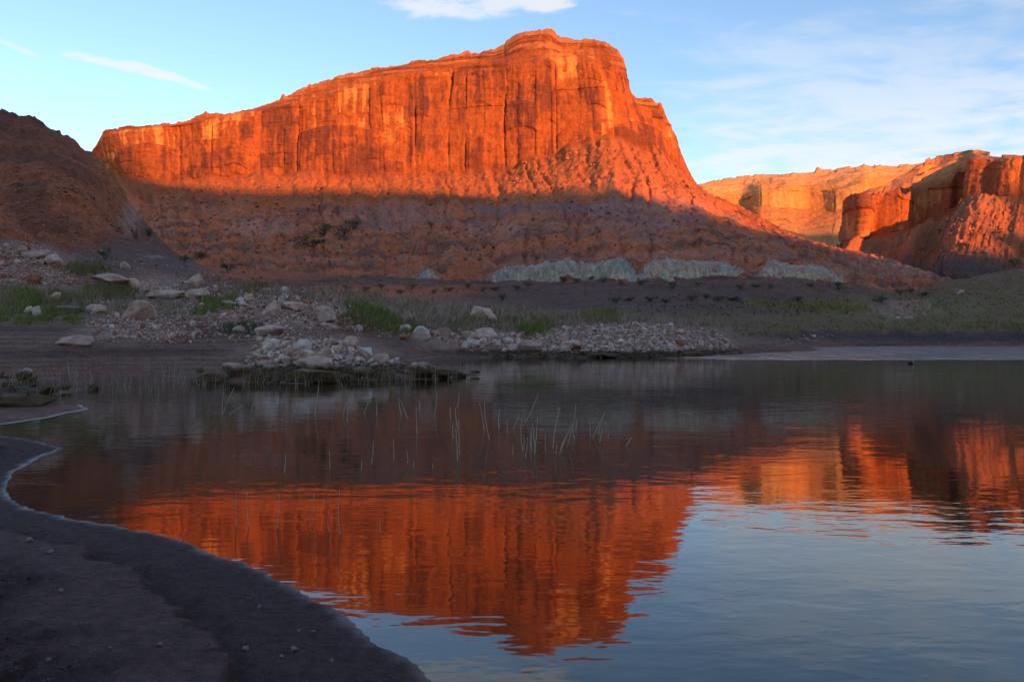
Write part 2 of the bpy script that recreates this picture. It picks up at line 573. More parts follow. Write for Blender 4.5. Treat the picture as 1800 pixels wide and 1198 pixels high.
wallm = smooth(tg, 2.93, 3.06) * (1 - smooth(tg, 4.85, 5.0) * 0.6)
# upper ledges
P[..., 2] += 7 * fbm(a2 / 45, a2 * 0 + 3, 4, 0.6, seed=29) * np.clip(1 - np.abs(tg - 3) / 0.5, 0, 1)
z2 = P[..., 2].astype(np.float32).copy()
tu = np.clip(tg - 4, 0, 1)
ln = 0.9 * fbm(a2 / 60, z2 / 40, 3, seed=31)
st = steps(tu, 6, ln, 0.45)
up = (tg > 4) & (tg <= 5)
Ez = P[iE][:, 2][None, :]; Fz = P[iF][:, 2][None, :]
z2 = np.where(up, lerp(Ez, Fz, np.clip(st, 0, 1)), z2)
off, va = cliff_relief(a2, z2, 7.0, 0)
thin = np.clip((P[iE][:, 2] - P[iD][:, 2]) / 40.0, 0.12, 1)[None, :]
wall_low = 1 - 0.82 * smooth(tg, 3.92, 4.06)
ledge_out = 2.6 * pn(a2 / 110, z2 / 4.0 + 0.6 * fbm(a2 / 60, z2 / 12, 2, seed=33), None, 34) * smooth(tg, 3.85, 4.05)
disp = (off * wall_low + ledge_out) * wallm * thin
# the wall is broken into buttresses on the right-hand prow
# talus relief: runnels down the slope, ledges, blocks
tm = 1 - smooth(tg, 2.85, 3.02)
slope_len = tg * 110.0
run = fbm(a2 / 26 + 0.4 * pn(a2 / 60, slope_len / 90, None, 8), slope_len / 190, 4, 0.55, seed=41)
bumps = fbm(a2 / 14, slope_len / 11, 4, 0.55, seed=44)
w1, _, wid = worley(a2 / 7.5, slope_len / 6.0, 3)
blocks = np.where(wid > 0.62, np.clip(0.42 - w1, 0, 1) * (wid - 0.5) * 16, 0)
ledge = fbm(a2 / 170, slope_len / 60, 3, seed=47)
lz = steps(np.clip(tg / 3, 0, 1), 13, ledge * 0.8, 0.74)
zl = np.zeros_like(z2)
hi_ = smooth(tg, 2.0, 2.6)
gul = np.abs(pn(a2 / 21 + 0.5 * fbm(a2 / 40, slope_len / 60, 3, seed=42), slope_len / 240, None, 43))
tal_z = -2.8 * np.exp(-(gul / 0.16) ** 2) * smooth(tg, 0.6, 1.2) + run * (5.0 - 2.6 * hi_) + bumps * (1.6 - 0.5 * hi_) + blocks * (0.5 + 0.5 * smooth(tg, 0.9, 1.6)) + 0.8 * fbm(a2 / 4, slope_len / 4, 2, seed=46)
lowm = smooth(tg, 0.0, 0.25)
ledge_amt = (lz - np.clip(tg / 3, 0, 1)) * 48.0 * smooth(fbm(a2 / 90, slope_len / 40, 3, seed=49), -0.25, 0.3) * (1 - smooth(tg, 2.2, 2.7))
# a bed of white clay at the foot, cut back to a steep fluted bank
pxw = px0 + 14 * fbm(a2 / 25, slope_len / 25, 3, seed=51); pyw = py0 + 5 * fbm(a2 / 18, slope_len / 18, 3, seed=52)
def blob(px, py, cx, cy, rx, ry, soft=0.35):
    r = ((px - cx) / rx) ** 2 + ((py - cy) / ry) ** 2
    return 1 - smooth(np.sqrt(r), 1 - soft, 1 + soft)
seg = np.zeros_like(z2)
pxs_ = px0 + 9 * fbm(a2 / 9, slope_len / 9, 3, 0.6, seed=53)
for x0, x1, k in ((840, 1140, 1.0), (1108, 1325, 1.0), (1318, 1500, 0.9), (705, 790, 0.75)):
    seg = np.maximum(seg, k * smooth(pxs_, x0, x0 + 60) * (1 - smooth(pxs_, x1 - 60, x1)))
tb = tg + 0.13 * fbm(a2 / 30, a2 * 0, 4, 0.6, seed=54) + 0.09 * fbm(a2 / 5, slope_len / 14, 3, 0.6, seed=57)
top_ = 0.86 - 0.30 * smooth(np.abs(px0 - 1010), 60, 150) * (px0 < 1120) - 0.12 * smooth(px0, 1230, 1290) * (px0 < 1310)
top_ = 0.34 + (top_ - 0.34) * seg
band = np.minimum(seg * 2.5, 1) * smooth(tb, 0.30, 0.36) * (1 - smooth(tb, top_ - 0.05, top_ + 0.02))
cut = seg * (smooth(tb, 0.30, np.maximum(top_, 0.45)) - np.clip(tg, 0, 1)) * 11.0 * (tg < 1.0) * smooth(tg, 0.0, 0.1) * (1 - smooth(tg, 0.85, 1.0))
tal_z = tal_z * (1 - 0.75 * band)
ledge_amt = ledge_amt * (1 - 0.8 * band)
z2 = z2 + (tal_z * lowm * 0.85 + ledge_amt * lowm) * tm
z2 = z2 + tm * lowm * 1.1 * fbm(a2 / 7, slope_len / 5, 3, 0.6, seed=48)
flute = np.abs(pn(a2 / 3.4 + 0.5 * pn(a2 / 12, slope_len / 20, None, 3), slope_len / 40, None, 55))
band = band * (0.35 + 0.65 * smooth(fbm(a2 / 14, slope_len / 10, 4, 0.6, seed=56), -0.7, -0.2))
P[..., 2] = z2 + cut - band * 1.8 * flute
P[..., 0] += nrm[None, :, 0] * disp
P[..., 1] += nrm[None, :, 1] * disp
P[0, :, 2] -= 12
P[1, :, 2] -= 6
# summit knob and the small cap on it, a pinnacle and chips along the rim
pxs, pys = to_px(P)
knob = np.exp(-((px0 - 935) / 44) ** 4) * smooth(tg, 4.25, 4.6) * (1 - smooth(tg, 5.35, 5.8))
P[..., 2] += knob * 10.5
rim = smooth(tg, 4.6, 4.95) * (1 - smooth(tg, 5.0, 5.4))
w1, _, wid = worley(a2 / 11, a2 * 0, 9)
P[..., 2] += rim * ((wid - 0.45) * 2.6 + 1.3 * fbm(a2 / 6, a2 * 0, 3, seed=61))
for cx, hh, ww in ((1140, 3, 9), (1163, 5, 7), (1128, 2, 6), (497, 4, 4), (352, 5, 14), (375, 4, 16), (548, 2, 8), (968, 3, 8)):
    P[..., 2] += rim * hh * np.exp(-((px0 - cx) / ww) ** 4)
# colours
c = np.zeros(P.shape, np.float32) + np.array((0.300, 0.082, 0.026), np.float32)
vv = va + 0.10 * fbm(a2 / 4, z2 / 4, 2, seed=63)
c = mixc(c, (0.62, 0.285, 0.075), smooth(vv, 0.28, 0.75) * wallm * 0.85)
c = mixc(c, (0.150, 0.046, 0.030), smooth(-vv, 0.08, 0.50) * wallm)
upc = smooth(tg, 4.1, 4.5)
c = mixc(c, (0.26, 0.075, 0.028), upc * 0.75)
c = mixc(c, (0.12, 0.042, 0.028), smooth(pn(a2 / 130, z2 / 2.4 + 0.7 * fbm(a2 / 50, z2 / 9, 2, seed=66), None, 65), 0.1, 0.4) * upc * 0.85)
c = mixc(c, (0.42, 0.165, 0.060), smooth(fbm(a2 / 50, z2 / 5, 3, seed=64), 0.0, 0.6) * upc * 0.75)
c = mixc(c, (0.42, 0.18, 0.075), smooth(tg, 4.75, 4.95) * 0.55)
tc = np.zeros_like(c) + np.array((0.54, 0.150, 0.060), np.float32)  # lower slope painted lighter to make up for dim skylight in the shade
tc = mixc(tc, (0.25, 0.085, 0.046), smooth(fbm(a2 / 40, slope_len / 22, 4, seed=71), 0.0, 0.5))
tc = mixc(tc, (0.50, 0.150, 0.060), smooth(fbm(a2 / 30, slope_len / 35, 4, seed=72), 0.15, 0.6) * 0.8)
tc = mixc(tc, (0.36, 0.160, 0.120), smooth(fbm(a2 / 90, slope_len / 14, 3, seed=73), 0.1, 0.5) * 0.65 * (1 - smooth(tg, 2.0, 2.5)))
tc = mixc(tc, (0.25, 0.17, 0.085), smooth(fbm(a2 / 22, slope_len / 16, 4, seed=74), 0.3, 0.6) * 0.55 * (1 - smooth(tg, 2.6, 2.9)))
tc = mixc(tc, (0.36, 0.105, 0.034), smooth(tg, 2.1, 2.6) * 0.9)  # sunlit upper talus keeps a darker colour than the lifted shaded part
bandz = pn(a2 / 260, z2 / 4.2 + 0.8 * fbm(a2 / 120, z2 / 30, 3, seed=78), None, 79)
tc = mixc(tc, (0.19, 0.085, 0.070), smooth(bandz, 0.0, 0.35) * (1 - smooth(tg, 1.8, 2.4)) * 0.8 * smooth(fbm(a2 / 70, slope_len / 45, 3, 0.6, seed=80), -0.45, 0.35))
tc = mixc(tc, (0.46, 0.21, 0.15), smooth(-bandz, 0.2, 0.5) * (1 - smooth(tg, 1.7, 2.3)) * 0.5)
tc = mixc(tc, (0.40, 0.19, 0.165), blob(pxw, pyw, 690, 378, 90, 26) * 0.45)
tc = mixc(tc, (0.52, 0.28, 0.225), blob(pxw, pyw, 450, 395, 60, 16) * 0.4)
tc = mixc(tc, (0.26, 0.15, 0.14), blob(pxw, pyw, 960, 362, 150, 8) * 0.75)
tc = mixc(tc, (0.40, 0.20, 0.175), blob(pxw, pyw, 1130, 370, 110, 26) * 0.45)
tc = mixc(tc, (0.45, 0.23, 0.19), blob(pxw, pyw, 870, 395, 60, 16) * 0.4)
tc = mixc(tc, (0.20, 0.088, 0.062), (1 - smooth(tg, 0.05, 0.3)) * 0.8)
tc = mixc(tc, (0.42, 0.23, 0.17), blob(pxw, pyw, 1550, 470, 120, 16) * 0.45)
lite = np.array((0.52, 0.45, 0.30), np.float32)
tc = mixc(tc, lite, band * (0.55 + 0.45 * smooth(flute, 0.05, 0.4)))
tc = mixc(tc, (0.40, 0.35, 0.32), band * smooth(tb, top_ - 0.22, top_ - 0.1) * 0.7)
tc = mixc(tc, (0.26, 0.24, 0.20), band * smooth(pn(a2 / 60, slope_len / 3.0, None, 58), 0.1, 0.4) * 0.5)
tc = mixc(tc, (0.46, 0.44, 0.22), band * smooth(fbm(a2 / 20, slope_len / 8, 2, seed=77), 0.25, 0.6) * 0.35)
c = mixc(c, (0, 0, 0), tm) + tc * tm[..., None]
add_hits(P[:iF + 1])
P_butte = P
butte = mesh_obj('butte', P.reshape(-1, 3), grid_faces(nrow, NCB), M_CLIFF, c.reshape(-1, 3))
tag(butte, 'orange red sandstone butte with sheer sunlit wall above shaded talus', 'butte', kind='structure')

# ---- the mesa on the right -------------------------------------------------------------------------------
A = [(1400, 470, 900), (1440, 478, 880), (1480, 480, 860), (1520, 484, 830), (1560, 488, 790), (1600, 492, 760), (1620, 494, 730), (1650, 496, 700), (1720, 500, 660), (1800, 500, 630), (1950, 500, 600), (2150, 500, 560)]
D = [(1492, 424, 1300), (1486, 424, 1130), (1512, 420, 1095), (1545, 412, 1105), (1590, 404, 1110), (1640, 385, 1108), (1688, 358, 1100), (1702, 345, 1045), (1760, 343, 1010), (1830, 350, 970), (1990, 360, 900), (2250, 370, 800)]
E = [(1494, 366, 1310), (1489, 354, 1140), (1516, 345, 1105), (1550, 338, 1118), (1592, 338, 1122), (1646, 330, 1122), (1690, 300, 1114), (1708, 282, 1057), (1764, 276, 1025), (1836, 280, 985), (1996, 282, 915), (2256, 286, 815)]
F = [(1500, 350, 1420), (1503, 345, 1260), (1540, 328, 1250), (1585, 305, 1260), (1628, 283, 1270), (1648, 273, 1280), (1690, 264, 1260), (1728, 267, 1220), (1764, 274, 1150), (1836, 274, 1100), (1996, 272, 1020), (2256, 276, 920)]
G = [(x, y + 12, Y + 300) for x, y, Y in F]
ROWS_M = [110, 80, 46, 8]
NCM = 380
P, T, tt = landform([A, D, E, F, G], ROWS_M, NCM, weights=[1.6] * 9 + [0.6, 0.6])
nrow = len(T); i1, i2, i3 = ROWS_M[0], sum(ROWS_M[:2]), sum(ROWS_M[:3])
nrm = plan_normals(P[i1])
arc = np.concatenate([[0], np.cumsum(np.linalg.norm(np.diff(P[i1][:, :2], axis=0), axis=1))])
a2 = np.broadcast_to(arc[None, :], (nrow, NCM)).astype(np.float32)
tg = np.broadcast_to(T[:, None], (nrow, NCM))
z2 = P[..., 2].astype(np.float32).copy()
tu = np.clip(tg - 2, 0, 1)
st = np.clip(steps(tu, 5, 0.8 * fbm(a2 / 80, z2 / 60, 3, seed=131), 0.5), 0, 1)
z2 = np.where((tg > 2) & (tg <= 3), lerp(P[i2][:, 2][None], P[i3][:, 2][None], st), z2)
off, va = cliff_relief(a2, z2, 10.0, 20, 1.1)
wm = smooth(tg, 0.94, 1.04) * np.where(tg > 2, 0.5, 1.0) * (1 - smooth(tg, 2.9, 3.0) * 0.5)
tm = 1 - smooth(tg, 0.9, 1.02)
sl = tg * 260.0
run = fbm(a2 / 38, sl / 400, 3, 0.5, seed=141)
w1, _, wid = worley(a2 / 9, sl / 8, 5)
blocks = np.where(wid > 0.55, np.clip(0.42 - w1, 0, 1) * (wid - 0.45) * 18, 0)
tcol = np.broadcast_to(tt[None, :], (nrow, NCM))
cone = (20 * np.exp(-((tcol - 2.0) / 0.42) ** 2) + 20 * np.exp(-((tcol - 4.7) / 0.38) ** 2) + 17 * np.exp(-(np.clip(6.75 - tcol, 0, 9) / 0.35) ** 2 - (np.clip(tcol - 7.6, 0, 9) / 0.9) ** 2)) * np.sin(np.clip(tg * 0.97 + 0.03, 0, 1) ** 0.8 * math.pi) ** 0.7
z2 = z2 + (run * 7 * smooth(tg, 0, 0.3) + fbm(a2 / 15, sl / 15, 3, seed=144) * 1.6 + fbm(a2 / 5, sl / 60, 3, 0.6, seed=147) * 2.0 + blocks + cone) * tm
body = 8 * fbm(a2 / 42, z2 / 300, 3, 0.55, seed=149) - 24 * np.exp(-((tcol - 6.05) / 0.42) ** 2) + 8 * np.exp(-((tcol - 2.1) / 0.28) ** 2) - 8 * np.exp(-((tcol - 2.95) / 0.28) ** 2) + 6 * np.exp(-((tcol - 3.8) / 0.30) ** 2) + 5 * np.exp(-((tcol - 8.0) / 0.3) ** 2)
off = off + body
z2 = z2 + 6 * fbm(tcol * 1.9, tcol * 0 + 2.2, 3, seed=150) * np.clip(1 - np.abs(tg - 2.0) / 0.45, 0, 1) - 4 * smooth(tg, 1.55, 2.0) * (1 - smooth(tg, 2.0, 2.5)) * np.abs(pn(tcol * 2.3, tcol * 0, None, 153))
P[..., 2] = z2
P[..., 0] += nrm[None, :, 0] * off * wm
P[..., 1] += nrm[None, :, 1] * off * wm
rim = smooth(tg, 2.7, 2.95) * (1 - smooth(tg, 3.0, 3.4))
_, _, wid = worley(a2 / 18, a2 * 0, 4)
P[..., 2] += rim * (wid - 0.4) * 7
P[0, :, 2] -= 15
c = np.zeros(P.shape, np.float32) + np.array((0.30, 0.082, 0.028), np.float32)
c = mixc(c, (0.46, 0.17, 0.055), smooth(va, 0.3, 0.8) * wm)
c = mixc(c, (0.19, 0.066, 0.043), smooth(-va, 0.2, 0.8) * wm)
c = mixc(c, (0.52, 0.22, 0.09), smooth(tg, 2.0, 2.5) * 0.8)
c = mixc(c, (0.22, 0.08, 0.045), smooth(pn(a2 / 200, z2 / 6, None, 148), 0.15, 0.5) * smooth(tg, 2.0, 2.3) * 0.6)
tc = np.zeros_like(c) + np.array((0.36, 0.105, 0.036), np.float32)
tc = mixc(tc, (0.22, 0.08, 0.048), smooth(fbm(a2 / 30, sl / 40, 4, seed=145), 0.0, 0.5) * 0.7)
tc = mixc(tc, (0.17, 0.12, 0.055), smooth(fbm(a2 / 60, sl / 30, 3, seed=146), 0.25, 0.6) * 0.5)
tc = mixc(tc, (0.11, 0.07, 0.055), (1 - smooth(tg, 0.05, 0.22)))
c = mixc(c, (0, 0, 0), tm) + tc * tm[..., None]
add_hits(P[:i3 + 1])
P_mesa = P
o = mesh_obj('mesa', P.reshape(-1, 3), grid_faces(nrow, NCM), M_CLIFF, c.reshape(-1, 3))
tag(o, 'red sandstone mesa on the right with shaded alcoves and sunlit talus fans', 'mesa', kind='structure')

# ---- the far mesa ----------------------------------------------------------------------------------------
xs = [1080, 1180, 1235, 1262, 1300, 1340, 1380, 1420, 1470, 1520, 1560, 1600, 1650, 1720, 1850]
top = [332, 326, 321, 315, 310, 307, 304, 301, 297, 290, 291, 289, 280, 276, 276]
A = [(x, 470, 1500 + abs(x - 1400) * 0.3) for x in xs]
B_ = [(x, 424, 1750 + 40 * math.sin(x * 0.03)) for x in xs]
C_ = [(x, 396 + 4 * math.sin(x * 0.05), 1980) for x in xs]
D = [(x, 366 - 6 * math.sin(x * 0.02), 2080 + 50 * math.sin(x * 0.045)) for x in xs]
E = [(x, t + 33 + 4 * math.sin(x * 0.04), 2110 + 50 * math.sin(x * 0.045)) for x, t in zip(xs, top)]
F = [(x, t, 2280) for x, t in zip(xs, top)]
G = [(x, t + 8, 2800) for x, t in zip(xs, top)]
ROWS_F = [14, 36, 30, 44, 40, 4]
NCF = 420
P, T, tt = landform([A, B_, C_, D, E, F, G], ROWS_F, NCF)
nrow = len(T)
iD = sum(ROWS_F[:3])
nrm = plan_normals(P[iD])
arc = np.concatenate([[0], np.cumsum(np.linalg.norm(np.diff(P[iD][:, :2], axis=0), axis=1))])
a2 = np.broadcast_to(arc[None, :], (nrow, NCF)).astype(np.float32)
tg = np.broadcast_to(T[:, None], (nrow, NCF))
z2 = P[..., 2].astype(np.float32).copy()
off, va = cliff_relief(a2, z2, 22.0, 40, 2.2)
wm = smooth(tg, 1.0, 1.2)
wm = wm * np.where(tg < 2, 0.8, np.where(tg < 3, 0.4, np.where(tg < 4, 1.0, 0.45)))
tu = tg - np.floor(tg)
z2 = z2 + np.where(tg > 4, 1, 0) * (fbm(a2 / 90, tg * 8, 4, seed=151) * 9) * (1 - smooth(tg, 4.85, 5)) + np.where((tg > 2) & (tg < 3), 1, 0) * fbm(a2 / 50, tg * 14, 3, seed=152) * 6
P[..., 2] = z2
P[..., 0] += nrm[None, :, 0] * off * wm
P[..., 1] += nrm[None, :, 1] * off * wm
pxf, pyf = to_px(P)
rim = smooth(tg, 4.8, 4.97) * (1 - smooth(tg, 5.0, 5.3))
_, _, wid = worley(a2 / 24, a2 * 0, 14)
P[..., 2] += rim * ((wid - 0.4) * 7 + 14 * np.exp(-((pxf - 1438) / 5.0) ** 4))
c = np.zeros(P.shape, np.float32) + np.array((0.47, 0.205, 0.065), np.float32)
c = mixc(c, (0.60, 0.30, 0.10), smooth(va, 0.1, 0.8) * 0.8)
c = mixc(c, (0.28, 0.105, 0.05), smooth(-va, 0.35, 0.9) * 0.7)
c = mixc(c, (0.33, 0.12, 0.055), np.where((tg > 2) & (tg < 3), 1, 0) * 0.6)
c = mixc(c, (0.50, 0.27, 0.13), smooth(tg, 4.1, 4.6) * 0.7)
add_hits(P[:sum(ROWS_F[:5]) + 1])
P_far = P
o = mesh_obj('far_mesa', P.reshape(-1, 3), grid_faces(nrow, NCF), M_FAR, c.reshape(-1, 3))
tag(o, 'long golden mesa far off between the butte and the right mesa', 'mesa', kind='structure')

# ------------------------------------------------------------------ an unseen ridge added behind the camera, crest shaped to throw the evening shade
lit_edge = [(172, 238), (200, 262), (240, 292), (275, 318), (400, 333), (560, 335), (700, 330), (850, 337), (940, 336), (1030, 332), (1100, 342), (1200, 360), (1280, 381), (1340, 399),
            ]
perp = np.array([-sun_h[1], sun_h[0]])
pts = []
DR = 1500.0
for e in lit_edge:
    p = land_at(*e)
    if p is None: continue
    q = p[0] * perp[0] + p[1] * perp[1]
    along = p[0] * sun_h[0] + p[1] * sun_h[1]
    pts.append((q, p[2] + (DR - along) * math.tan(SUN_EL)))
extra_edge = [(1490, 448, 900), (1560, 455, 850), (1640, 462, 790), (1720, 460, 740), (1770, 430, 780), (1800, 350, 940), (1330, 412, 1850), (1450, 414, 1850), (1560, 414, 1850), (1750, 414, 1900)]
for e in extra_edge:
    p = world_pt(*e)
    pts.append((p[0] * perp[0] + p[1] * perp[1], p[2] + (DR - (p[0] * sun_h[0] + p[1] * sun_h[1])) * math.tan(SUN_EL)))
pts.sort()
print('RIM', [(round(a), round(b)) for a, b in pts])
qs = np.array([p[0] for p in pts]); zs = np.array([p[1] for p in pts])
qq = np.linspace(-3000, 4500, 420)
crest = np.interp(qq, qs, zs, left=zs[0] + 25, right=zs[-1] + 10)
ker = np.hanning(5); ker /= ker.sum()
crest = np.convolve(np.pad(crest, 2, mode='edge'), ker, 'valid')
crest = crest + 30 * fbm(qq / 300, qq * 0, 3, seed=171) * ((qq < qs[0] - 80) | (qq > qs[-1] + 80))
prof = [(-520, 0.0), (-380, 0.10), (-260, 0.34), (-120, 0.52), (-60, 0.60), (-45, 0.80), (-30, 0.95), (0, 1.0), (200, 0.99), (600, 0.9), (900, 0.3), (1200, -0.02)]
rows = []
for d_, h in prof:
    base = sun_h[None] * (DR + d_) + qq[:, None] * perp[None]
    wob = 22 * fbm(qq / 120, qq * 0 + d_ / 90, 4, seed=175) * (0 if d_ == 0 else 1)
    rows.append(np.concatenate([base + sun_h[None] * wob[:, None], (crest * h)[:, None] + (0 if d_ >= 0 else 1) * 8 * fbm(qq / 60, qq * 0 + d_ / 50, 3, seed=178)[:, None]], 1))
P = np.array(rows)
c = np.zeros(P.shape, np.float32) + np.array((0.27, 0.10, 0.055), np.float32)
o = mesh_obj('shade_ridge', P.reshape(-1, 3), grid_faces(len(prof), len(qq)), M_FAR, c.reshape(-1, 3))
tag(o, 'unseen red ridge behind the viewpoint, shaped to cast the evening shade', 'shade ridge', kind='structure')

# ------------------------------------------------------------------ lake
def water_material():
    m = bpy.data.materials.new('lake_water')
    m.use_nodes = True
    T = NT(m.node_tree)
    b = T.n['Principled BSDF']
    b.inputs['Base Color'].default_value = (0.020, 0.014, 0.007, 1)
    b.inputs['Roughness'].default_value = 0.03
    b.inputs['IOR'].default_value = 1.5
    g = T.node('ShaderNodeNewGeometry')
    p = g.outputs['Position']
    s = T.node('ShaderNodeSeparateXYZ')
    T.put(s.inputs[0], p)
    # gentle ripples; further out wind ruffles the surface
    r1 = T.noise(T.mapping(p, scale=(0.55, 1.0, 1), rot=(0, 0, 0.12)), 1.4, 3, 0.5, 0.4)
    r2 = T.noise(T.mapping(p, scale=(0.5, 1.0, 1), rot=(0, 0, -0.2)), 5.0, 2, 0.5, 0.2)
    r3 = T.noise(T.mapping(p, scale=(0.7, 1.0, 1), rot=(0, 0, 0.3)), 0.35, 2, 0.5)
    patch = T.noise(p, 0.12, 3, 0.5)
    calm = T.math('ADD', 0.45, T.math('MULTIPLY', T.sstep(patch, 0.35, 0.7), 0.9))
    h = T.math('ADD', T.math('MULTIPLY', r1, 0.0075), T.math('MULTIPLY', r2, 0.0030))
    h = T.math('ADD', T.math('MULTIPLY', h, calm), T.math('MULTIPLY', r3, 0.008))
    edge = T.math('ADD', s.outputs[1], T.math('MULTIPLY', T.math('SUBTRACT', T.noise(p, 0.25, 3, 0.6), 0.5), 10.0))
    wind = T.math('MULTIPLY', T.sstep(edge, 82, 92), T.sstep(s.outputs[0], 14.0, 30.0))
    rw = T.noise(p, 2.2, 2, 0.6)
    gust = T.sstep(T.noise(T.mapping(p, scale=(1.5, 0.07, 1)), 1.0, 2, 0.7), 0.40, 0.58)
    h = T.math('ADD', h, T.math('MULTIPLY', T.math('MULTIPLY', rw, wind), T.math('ADD', 0.06, T.math('MULTIPLY', gust, 0.30))))
    bp = T.node('ShaderNodeBump')
    bp.inputs['Strength'].default_value = 1.0
    bp.inputs['Distance'].default_value = 1.0
    T.put(bp.inputs['Height'], h)
    T.put(b.inputs['Normal'], bp.outputs[0])
    T.put(b.inputs['Roughness'], T.math('ADD', 0.035, T.math('MULTIPLY', wind, T.math('ADD', 0.22, T.math('MULTIPLY', gust, 0.40)))))
    return m


M_WATER = water_material()
xs_ = np.linspace(-2500, 3000, 12); ys_ = np.linspace(-2500, 900, 12)
gx, gy = np.meshgrid(xs_, ys_)
lake = mesh_obj('lake', np.stack([gx, gy, gx * 0], -1).reshape(-1, 3), grid_faces(12, 12), M_WATER)
tag(lake, 'still brown lake mirroring the red butte and blue sky', 'lake', kind='structure')

# ------------------------------------------------------------------ the land between the lake and the cliffs
ctl = [  # (px, py, Y): points that the ground passes through
    # left hill
    (-300, 190, 270), (-120, 200, 265), (0, 203, 262), (40, 203, 262), (72, 212, 262), (100, 233, 262), (130, 253, 262), (160, 263, 264), (190, 298, 262), (213, 338, 258), (235, 385, 250), (265, 425, 240), (300, 450, 230),
    (0, 300, 220), (80, 318, 216), (150, 342, 222), (200, 385, 225), (0, 380, 182), (100, 400, 178), (180, 415, 188), (0, 412, 150), (120, 432, 150), (240, 440, 190), (-250, 380, 180),
    (0, 300, 350), (100, 330, 350), (180, 380, 350), (250, 440, 330), (-200, 290, 360), (60, 400, 460), (200, 440, 440),
    # foot of the butte
    (330, 468, 330), (450, 480, 400), (600, 490, 400), (740, 498, 380), (880, 502, 365), (1000, 500, 362), (1120, 499, 360), (1210, 499, 360), (1300, 499, 365), (1400, 500, 375), (1500, 508, 405),
    (450, 470, 600), (740, 480, 600), (1000, 480, 600), (1300, 490, 600), (1600, 500, 560), (1700, 492, 560), (1800, 472, 520), (2000, 440, 520), (1800, 480, 640), (2200, 420, 560),
    # right bench
    (1600, 518, 430), (1700, 500, 450), (1800, 505, 420), (1800, 540, 370), (1700, 545, 365), (1600, 550, 355), (1500, 550, 350), (1400, 552, 330), (1300, 560, 270), (1800, 577, 330), (1600, 580, 320), (1450, 585, 290), (1300, 585, 190), (1250, 578, 200), (1350, 603, 165), (1420, 606, 175),
    (2100, 560, 350), (2100, 500, 430),
    # centre bench and rubble bank
    (1000, 570, 118), (1100, 566, 118), (1200, 573, 118), (1280, 592, 122), (960, 578, 115), (880, 588, 108), (1000, 566, 135), (1150, 566, 140), (1000, 545, 210), (1200, 543, 225), (1000, 520, 310), (1200, 517, 325), (1400, 525, 340),
    (900, 562, 150), (850, 555, 160), (880, 530, 250), (800, 585, 104), (700, 588, 98), (740, 575, 108), (640, 588, 88), (660, 562, 106), (640, 532, 126), (590, 525, 120), (700, 545, 150), (800, 548, 165), (760, 522, 260), (600, 510, 230),
    # promontory and left bank
    (560, 603, 49), (500, 606, 49), (620, 612, 49), (690, 632, 48), (460, 612, 50), (760, 645, 46), (430, 590, 56), (560, 575, 72), (480, 545, 80), (560, 535, 92), (430, 555, 72), (330, 545, 74), (240, 555, 66), (300, 590, 54), (200, 590, 52), (100, 595, 50), (0, 595, 50),
    (0, 567, 58), (100, 568, 58), (50, 540, 66), (150, 540, 70), (50, 505, 78), (200, 505, 92), (350, 500, 108), (450, 505, 120), (-200, 520, 80), (-200, 595, 50),
    (0, 424, 102), (50, 428, 100), (85, 448, 96), (115, 472, 92), (140, 492, 88), (0, 470, 90), (60, 470, 90), (-200, 400, 105), (0, 445, 122), (150, 448, 130), (250, 470, 150), (350, 480, 170), (300, 448, 200), (420, 490, 190), (500, 500, 205),
    (100, 640, 43), (200, 640, 44), (300, 640, 44),
]
Pc = np.array([world_pt(*q) for q in ctl])
for q in [(170, 668), (310, 672), (450, 672), (600, 669), (700, 668), (800, 629.5), (900, 627), (1000, 628), (1200, 626), (1340, 619), (1500, 607.7), (1800, 607), (845, 657.5), (60, 695)]:
    w = on_water(*q)
    Pc = np.vstack([Pc, [w[0], w[1], 0.0]])


def warp(X, Y):
    return np.stack([X / Y * 2.2, np.log(Y)], -1)


Uc = warp(Pc[:, 0], Pc[:, 1])
dist = np.linalg.norm(Uc[:, None] - Uc[None], axis=-1)
Kmat = np.where(dist > 0, dist ** 2 * np.log(dist + 1e-9), 0)
n = len(Uc)
vals = Pc[:, 2] / Pc[:, 1]
Amat = np.zeros((n + 3, n + 3))
Amat[:n, :n] = Kmat + np.eye(n) * 2e-3
Amat[:n, n] = 1; Amat[:n, n + 1:] = Uc
Amat[n, :n] = 1; Amat[n + 1:, :n] = Uc.T
w = np.linalg.solve(Amat, np.concatenate([vals, np.zeros(3)]))


def tps(X, Y):
    U = warp(X, Y).reshape(-1, 2).astype(np.float32)
    r = np.full(len(U), w[n], np.float32) + U[:, 0] * np.float32(w[n + 1]) + U[:, 1] * np.float32(w[n + 2])
    for k in range(n):
        d2 = (U[:, 0] - np.float32(Uc[k, 0])) ** 2 + (U[:, 1] - np.float32(Uc[k, 1])) ** 2
        r += np.float32(w[k] * 0.5) * d2 * np.log(d2 + 1e-12)
    return r.reshape(X.shape) * Y


NU, NV = 800, 560
uu = np.linspace(-0.86, 0.86, NU)
yy = np.exp(np.linspace(math.log(18.5), math.log(680), NV))
Y = np.broadcast_to(yy[:, None], (NV, NU)); X = Y * uu[None, :]
H = tps(X, Y)
SD = signed_dist(land_poly, X, Y).reshape(X.shape)
SD = SD + 0.35 * fbm(X / 2.2, Y / 2.2, 3, seed=201) * np.clip(Y / 60, 0.4, 2.0)
px_ = CX + X / Y * F_PX
stony = smooth(px_, 380, 450) * (1 - smooth(px_, 1300, 1360))
wgt = smooth(SD, 0.0, (0.10 - 0.055 * stony) * Y + 1.0)
Hs = np.where(SD > 0, 0.09 * SD, 0.22 * SD)
H = np.where(SD > 0, lerp(Hs, np.maximum(H, np.minimum(0.05 * SD, 0.6)), wgt), np.maximum(Hs, -2.5))
px, py = CX + X / Y * F_PX, CY - (H - CAM_Z) / Y * F_PX
